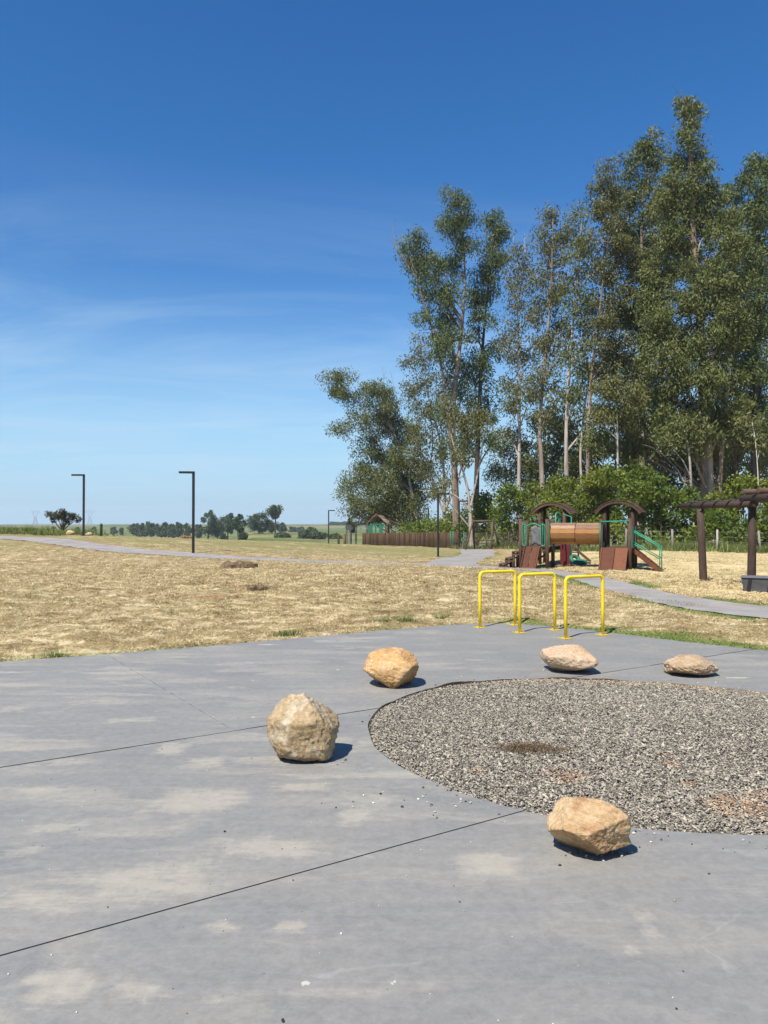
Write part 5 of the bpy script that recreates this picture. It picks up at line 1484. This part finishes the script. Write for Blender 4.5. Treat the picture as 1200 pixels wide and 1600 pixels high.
T('half hidden eucalyptus in the gap left of the tallest', 73, [(1034, 845), (1036, 740), (1034, 600), (1040, 430), (1044, 330)],
  [(1042, 296, 18, 16), (1030, 318, 18, 18), (1034, 352, 22, 20), (1022, 372, 18, 18), (1036, 400, 22, 22), (1010, 440, 22, 22), (1038, 520, 24, 24), (1006, 590, 24, 22), (976, 500, 22, 22), (962, 560, 24, 22), (980, 640, 26, 22), (1000, 690, 26, 20)],
  .28, M_BARKD, M_EUC3, 122)
T('slender white stem with a small crown above the tunnel', 60, [(967, 800), (966, 720), (964, 650), (962, 590)],
  [(960, 592, 20, 18), (950, 612, 20, 16), (976, 618, 22, 18), (958, 640, 24, 16), (985, 652, 20, 16), (940, 645, 18, 14)], .15, M_BARKW, M_EUC3, 115, name='slender_tree')
T('short thin pale stem left of the slender white one', 61, [(945, 800), (944, 740), (941, 690)], [(940, 680, 16, 14), (928, 692, 16, 12), (950, 700, 14, 10)], .11, M_BARKP, M_EUC, 116, name='slender_tree')
T('short thin pale stem right of the slender white one', 62, [(997, 800), (996, 740), (997, 690)], [(1000, 690, 18, 14), (984, 702, 16, 12)], .11, M_BARKP, M_EUC, 117, name='slender_tree')
T('pale stem growing close to the left side of the thickest trunk', 60, [(1084, 850), (1080, 770), (1076, 700), (1060, 640)], [(1060, 650, 26, 20), (1086, 668, 24, 18), (1040, 690, 22, 16)], .2, M_BARKP, M_EUC, 118, name='slender_tree', dead=((1078, 770, 1028, 700), (1080, 790, 1060, 745)))
T('dry pale sapling above the pergola end', 56, [(1188, 810), (1186, 740), (1180, 690), (1176, 660)], [(1176, 660, 14, 12), (1192, 690, 14, 12)], .09, M_BARKW, M_EUC3, 119, name='slender_tree')
# darker trees deeper in the wood
for i, (u, top, w, lab) in enumerate(((850, 640, 40, 'dark understorey tree deep behind the grey feathery eucalyptus'), (905, 650, 42, 'dark understorey tree deep behind the forked pale stems'), (960, 660, 44, 'dark understorey tree deep behind the slender white stem'), (1020, 650, 48, 'dark understorey tree deep behind the big leafy eucalyptus'), (1085, 660, 50, 'dark understorey tree deep behind the thickest trunk'), (1150, 640, 48, 'dark understorey tree deep between the thickest trunk and the right edge'), (1205, 650, 44, 'dark understorey tree deep at the right edge of the wood'))):
    lb = []
    rr = random.Random(i + 50)
    for k in range(13): lb.append((u + rr.uniform(-w, w) * .8, top + 8 + k * 10 + rr.uniform(-8, 8), rr.uniform(20, 30), rr.uniform(16, 24)))
    T(lab, 84 - (i % 3) * 3, [(u, 840), (u + 3, 760), (u - 2, 660)], lb, .2, M_BARKD, M_EUC, 130 + i, dens=.45, ln=.4, wd=.16, name='understorey_tree', group='dark trees deep in the wood')

# ------------------------------------------------------------------ bushes under the trees
def bush(label, Y, u, lobes, leaf, seed, dens=.82, ln=.28, wd=.165):
    return tree(label, Y, [(u, 850), (u, 842), (u + 2, min(l[1] for l in lobes) + 20)], lobes, .08, M_BARKD, leaf, seed, dens=dens, ln=ln, wd=wd, droop=.25, name='bush', group='green bushes under the tall trees', clump=.26, cat='bush')
BL = [
    ('low dark green bush behind the log fence', 82, 668, [(655, 822, 18, 14), (672, 826, 18, 12), (690, 822, 16, 14), (640, 828, 14, 10)], M_BUSH),
    ('bright bush directly behind the gate lamp', 77, 708, [(698, 818, 18, 16), (715, 808, 18, 16), (708, 832, 20, 14), (730, 826, 16, 16)], M_BUSH2),
    ('rounded bush behind the A-frame swing', 72, 745, [(740, 790, 22, 20), (762, 778, 22, 18), (752, 808, 26, 20), (736, 822, 18, 18), (772, 800, 22, 22), (756, 832, 24, 14)], M_BUSH),
    ('tall rounded bush left of the play towers', 69, 795, [(786, 775, 22, 16), (804, 772, 22, 16), (792, 796, 26, 20), (815, 790, 22, 20), (790, 822, 24, 18), (815, 820, 22, 18), (800, 840, 24, 12)], M_BUSH),
    ('bush behind the railing of the left play tower', 66, 838, [(828, 775, 20, 16), (846, 770, 22, 16), (838, 796, 26, 20), (860, 788, 22, 20), (838, 824, 24, 20), (860, 820, 22, 20), (848, 842, 26, 12)], M_BUSH2),
    ('bush behind the left play roof and the tunnel', 62, 885, [(876, 762, 24, 16), (896, 758, 24, 16), (884, 785, 28, 20), (908, 780, 24, 22), (884, 815, 28, 22), (908, 815, 24, 20), (894, 842, 28, 14)], M_BUSH2),
    ('high yellow green bush between both play roofs', 60, 930, [(922, 750, 24, 16), (944, 744, 24, 16), (930, 772, 28, 20), (952, 766, 24, 20), (930, 802, 28, 22), (954, 800, 24, 22), (940, 832, 30, 18)], M_BUSH2),
    ('high bush behind the right play roof', 58, 980, [(970, 744, 24, 16), (992, 742, 24, 16), (978, 768, 28, 20), (1002, 764, 24, 20), (980, 800, 28, 22), (1004, 798, 24, 24), (990, 834, 30, 18)], M_BUSH),
    ('dark bush right of the right play roof', 56, 1035, [(1024, 762, 20, 16), (1044, 770, 22, 16), (1030, 790, 26, 20), (1054, 792, 24, 20), (1030, 820, 26, 20), (1056, 824, 24, 20), (1044, 846, 28, 12)], M_BUSH),
    ('leafy bush seen under the pergola beam', 54, 1130, [(1112, 815, 24, 18), (1136, 806, 24, 18), (1122, 832, 24, 18), (1146, 830, 24, 18), (1100, 840, 20, 14), (1160, 846, 22, 12)], M_BUSH),
    ('bright bush above the pergola at the right', 57, 1160, [(1150, 762, 24, 16), (1172, 756, 24, 16), (1140, 782, 26, 18), (1164, 782, 26, 20), (1188, 768, 24, 20)], M_BUSH2),
    ('bush behind the right pergola post', 55, 1195, [(1190, 800, 26, 20), (1212, 770, 24, 22), (1180, 825, 24, 20), (1204, 830, 26, 22), (1225, 810, 24, 26), (1190, 848, 24, 12)], M_BUSH),
    ('shaded bush around the foot of the thickest trunk', 58, 1085, [(1074, 800, 22, 18), (1094, 812, 22, 16), (1080, 830, 24, 16), (1066, 778, 18, 14)], M_BUSH),
]
for i, (lab, Y, u, lb, mt) in enumerate(BL): bush(lab, Y, u, lb, mt, 300 + i)

# ------------------------------------------------------------------ far countryside
def far_tree(label, r, u, vtop, wpx, seed, name='far_tree', group='trees on the far hills', round_=True, base=None, mat=None, bark=None, mass=.76):
    p = at(u, 830, r); zb = zz1(p.x, p.y); top = at(u, vtop, r).z; h = top - zb
    rn = random.Random(seed); rg = np.random.default_rng(seed)
    root = thing(name, label, 'bush' if 'bush' in name else 'tree', (p.x, p.y, zb), 0, group)
    w = wpx * r / FPX / 2 * 1.1
    mb = MB(); mb.tube([(0, 0, -.5), (rn.gauss(0, .1), 0, h * .35), (rn.gauss(0, .3), 0, h * .75)], [.03 * h, .024 * h, .01 * h], 6, False)
    nl = 12; Vs, Ts = [], []
    for k in range(nl):
        f = k / (nl - 1); zc = h * (1 - mass + mass * (.12 + .76 * f)) * rn.uniform(.9, 1.06); prof = math.sin(PI * (.18 + .68 * f)) ** .8 * rn.uniform(.7, 1.25)
        x, y = rn.uniform(-1, 1) * w * .8 * prof, rn.uniform(-1, 1) * w * .7 * prof
        rr = max(.3, w * rn.uniform(.3, .55) * prof)
        nc = 16
        q = rg.normal(0, 1, (nc, 3)); q /= np.linalg.norm(q, axis=1, keepdims=True); q *= rg.random((nc, 1)) ** .4
        C_ = np.array([x, y, zc]) + q * np.array([rr, rr, min(rr, h * mass * .28)])
        lf = .011 * r / 3.2 * .35 + .16
        V, Tn = leaf_cloud(C_, np.clip(rg.normal(.5, .25, nc), 0, 1), np.full((nc, 3), rr * .3), 22, lf * 1.2, lf * .75, .3, rg)
        Vs.append(V); Ts.append(Tn)
        tube_np(mb, (0, 0, max(.1, zc - rr)), (x, y, zc), .012 * h, .003 * h, 4, .05, rn)
    mb.obj('trunk', bark or M_BARKD, root); foliage(Vs, Ts, 'crown', mat or M_DIST, root)
    return root
FT = [(212, 817, 18, 'leftmost dark tree of the far tree row'), (224, 819, 16, 'second tree of the far row from its left end'), (236, 815, 16, 'third tree of the far row, slightly taller than its neighbours'), (247, 819, 16, 'fourth tree of the far row from its left end'), (258, 816, 15, 'far row tree with a pointed crown before the gap'), (268, 820, 15, 'low far row tree left of the nearer lamp by some metres'), (279, 817, 15, 'far row tree just left of the nearer lamp pole'), (291, 816, 16, 'far row tree touching the left side of the nearer lamp pole'), (312, 818, 15, 'low far row tree directly right of the nearer lamp pole')]
for i, (u, v, w, lab) in enumerate(FT): far_tree(lab, 470 - i * 6, u, v, w, 400 + i, mass=.85)
far_tree('round topped far tree, tallest just right of the nearer lamp', 360, 325, 799, 24, 420)
far_tree('wide far tree between two taller ones right of the nearer lamp', 366, 340, 812, 22, 421)
far_tree('open crowned far tree in the middle of the hill group', 352, 356, 802, 24, 422)
far_tree('slim far tree growing closer on the pasture slope', 255, 372, 806, 19, 423, mass=.62)
far_tree('small dark round bush at the foot of the slim pasture tree', 240, 379.5, 832, 12, 424, name='far_bush', group='bushes on the far slope', mass=.9)
far_tree('dense round far tree left of the tallest hill tree', 335, 404, 803, 32, 425, mass=.85)
far_tree('second dense far tree touching the tallest hill tree', 338, 420, 812, 22, 426, mass=.85)
far_tree('tallest far hill tree with a bare stem and a high crown', 332, 430, 786, 22, 427, mass=.5)
far_tree('thin far tree right of the tallest hill tree', 480, 441, 817, 11, 428)
far_tree('low wide bush on the green slope left of the lone lamp', 270, 441, 834, 24, 429, name='far_bush', group='bushes on the far slope', mass=.9)
far_tree('large bush clump on the slope just left of the lone lamp', 260, 478, 830, 26, 430, name='far_bush', group='bushes on the far slope', mass=.92)
far_tree('bush on the slope touching the lone lamp pole', 255, 496, 832, 24, 431, name='far_bush', group='bushes on the far slope', mass=.92)
far_tree('taller bush rising over the slope bushes', 275, 486, 824, 14, 432, name='far_bush', group='bushes on the far slope', mass=.8)
far_tree('bush on the slope right of the lone lamp', 258, 522, 836, 20, 433, name='far_bush', group='bushes on the far slope', mass=.92)
far_tree('pale bush row on the hill line above the green slope', 700, 458, 824, 14, 434, name='far_bush', group='bushes on the far slope', mass=.9)
far_tree('small bush on the hill line above the slope bushes', 690, 470, 824.5, 12, 435, name='far_bush', group='bushes on the far slope', mass=.9)
far_tree('small tree on the pasture left of the round dark bush', 300, 348, 833, 12, 436, name='far_bush', group='bushes on the far slope', mass=.9)
far_tree('round far tree beside the climbing net on the skyline', 150, 549, 812, 13, 437, mass=.3)
for i, (u, lab) in enumerate(((178, 'tiny far bush on the brown hill right of the green bollard'), (190, 'second tiny far bush on the brown hill'), (146, 'tiny far bush left of the green bollard'), (120, 'tiny far bush behind the left lamp'), (84, 'tiny far tree left of the dry branched tree'))):
    far_tree(lab, 620 + i * 9, u, 823 + (i % 2) * 1.5, 7, 440 + i, name='far_bush', group='bushes on the brown far hill', mass=.9)
# dark distant tree line on the skyline right of the lone lamp
for i in range(9):
    far_tree(('dark tree of the distant skyline row, ' + ('first', 'second', 'third', 'fourth', 'fifth', 'sixth', 'seventh', 'eighth', 'ninth')[i] + ' from the left, beyond the climbing net'), 1050 + i * 4, 520 + i * 6.5, 816.3 + (i % 3) * .5, 8, 460 + i, group='distant skyline trees', mass=.9)
# fan shaped dry tree on the left crest
def build_fan_tree():
    p = at(97, 832, 64); zb = zz1(p.x, p.y)
    root = thing('dry_tree', 'small dark fan shaped tree on the left crest beside the lamp', 'tree', (p.x, p.y, zb))
    rn = random.Random(5); rg = np.random.default_rng(5); mb = MB(); Vs, Ts = [], []
    k = 64 / FPX
    mb.tube([(0, 0, -.3), (0, 0, .3)], [.12, .1], 8, False)
    for (u, v) in ((80, 803), (84, 806), (90, 808), (94, 804), (99, 801), (103, 806), (110, 806), (114, 805), (117, 811), (82, 812), (100, 812), (108, 814)):
        e = at(u, v, 64) - Vector((p.x, p.y, zb)); e.y += rn.gauss(0, .25)
        tube_np(mb, (0, 0, .25), e, .05, .015, 5, .06, rn)
        for j in range(3):
            m_ = Vector((0, 0, .25)).lerp(e, rn.uniform(.6, .95)); tube_np(mb, m_, m_ + Vector((rn.gauss(0, .18), rn.gauss(0, .18), .2)), .015, .006, 4, .05, rn)
        C_ = np.array(e) + rg.normal(0, .12, (6, 3))
        V, Tn = leaf_cloud(C_, rg.random(6), np.full((6, 3), .11), 30, .16, .08, .2, rg); Vs.append(V); Ts.append(Tn)
    mb.obj('trunk', M_BARKD, root); foliage(Vs, Ts, 'crown', M_DRYL, root)
build_fan_tree()
# rubble at the foot of the left lamp
for i, (u, v, s, lab) in enumerate(((110, 832.5, .30, 'rusty round stone on the crest left of the left lamp'), (140, 836.5, .22, 'pale stone lying right of the left lamp foot'), (133, 835, .16, 'small pale stone at the left lamp foot'))):
    p = at(u, v, 56); z = float(ground_z([p.x], [p.y])[0])
    boulder('stone', lab, (p.x, p.y, z), (s, s * .8, s * .7), [((.3, -.5, .8), .8)], MR4 if i else MR5, 60 + i, s * .5, 14, .08)
    bpy.data.objects[-1] if False else None
for o in bpy.data.objects:
    if o.name.startswith('stone'): o['category'] = 'stone'; o['group'] = 'stones on the left crest'

# pylons
def pylon(label, u, r, vtop):
    p = at(u, 825, r); zb = zz1(p.x, p.y); top = at(u, vtop, r).z; h = top - zb
    root = thing('power_pylon', label, 'pylon', (p.x, p.y, zb), .3, 'power pylons on the far left')
    t = .13
    def bar(mb, a, b, w=t): mb.tube([a, b], w, 4, False)
    mb = MB(); b0 = h * .17; ws = h * .05; hw = h * .62
    for sx in (-1, 1):
        for sy in (-1, 1):
            bar(mb, (sx * b0, sy * b0, 0), (sx * ws, sy * ws, hw), .2)
    L = 6
    for k in range(L):
        f0, f1 = k / L, (k + 1) / L; w0 = b0 + (ws - b0) * f0; w1 = b0 + (ws - b0) * f1
        for s in (-1, 1):
            bar(mb, (-w0, s * w0, hw * f0), (w1, s * w1, hw * f1)); bar(mb, (w0, s * w0, hw * f0), (-w1, s * w1, hw * f1))
            bar(mb, (s * w0, -w0, hw * f0), (s * w1, w1, hw * f1)); bar(mb, (s * w0, w0, hw * f0), (s * w1, -w1, hw * f1))
            bar(mb, (-w1, s * w1, hw * f1), (w1, s * w1, hw * f1))
    mb.obj('tower_lattice', M_PYL, root)
    mb = MB(); A_ = h * .28
    for sx in (-1, 1):
        for s in (-.02, .02): bar(mb, (sx * ws, s * h, hw), (sx * h * .16, s * h, h * .93), .18)
        bar(mb, (0, 0, hw), (sx * h * .16, 0, h * .93))
    for k in range(3):
        f = k / 3; bar(mb, (-h * (.05 + .11 * f), 0, hw + (h * .93 - hw) * f), (h * (.05 + .11 * f) * .3, 0, hw + (h * .93 - hw) * (f + .1)))
    mb.obj('tower_fork', M_PYL, root)
    mb = MB()
    for z in (h * .93, h): bar(mb, (-A_, 0, z), (A_, 0, z), .18)
    n = 12
    for k in range(n):
        x0, x1 = -A_ + 2 * A_ * k / n, -A_ + 2 * A_ * (k + 1) / n; bar(mb, (x0, 0, h * (.93 if k % 2 else 1)), (x1, 0, h * (1 if k % 2 else .93)))
    mb.obj('cross_arm', M_PYL, root)
    for x in (-A_ * .95, 0, A_ * .95): MB().tube([(x, 0, h * .93), (x, 0, h * .86)], .16, 6).obj('insulator', M_PYL, root)
pylon('far lattice power pylon left of the dry fan shaped tree', 55, 1300, 798.5)
pylon('fainter lattice power pylon right of the left lamp', 140.5, 1600, 797.5)

# ------------------------------------------------------------------ air: one closed box of thin haze
def build_haze():
    me = MB().box((0, 0, 30), (9600, 9600, 130)).mesh('haze', None)
    m = bpy.data.materials.new('haze'); m.use_nodes = True; t = m.node_tree; t.nodes.clear()
    out = t.nodes.new('ShaderNodeOutputMaterial'); v = t.nodes.new('ShaderNodeVolumePrincipled')
    v.inputs['Color'].default_value = (.84, .96, 1.0, 1)
    v.inputs['Density'].default_value = HAZE
    v.inputs['Anisotropy'].default_value = 0.1
    t.links.new(v.outputs[0], out.inputs['Volume'])
    me.materials.append(m)
    kind(obj('haze', me), 'stuff')
HAZE = 0.00023
build_haze()
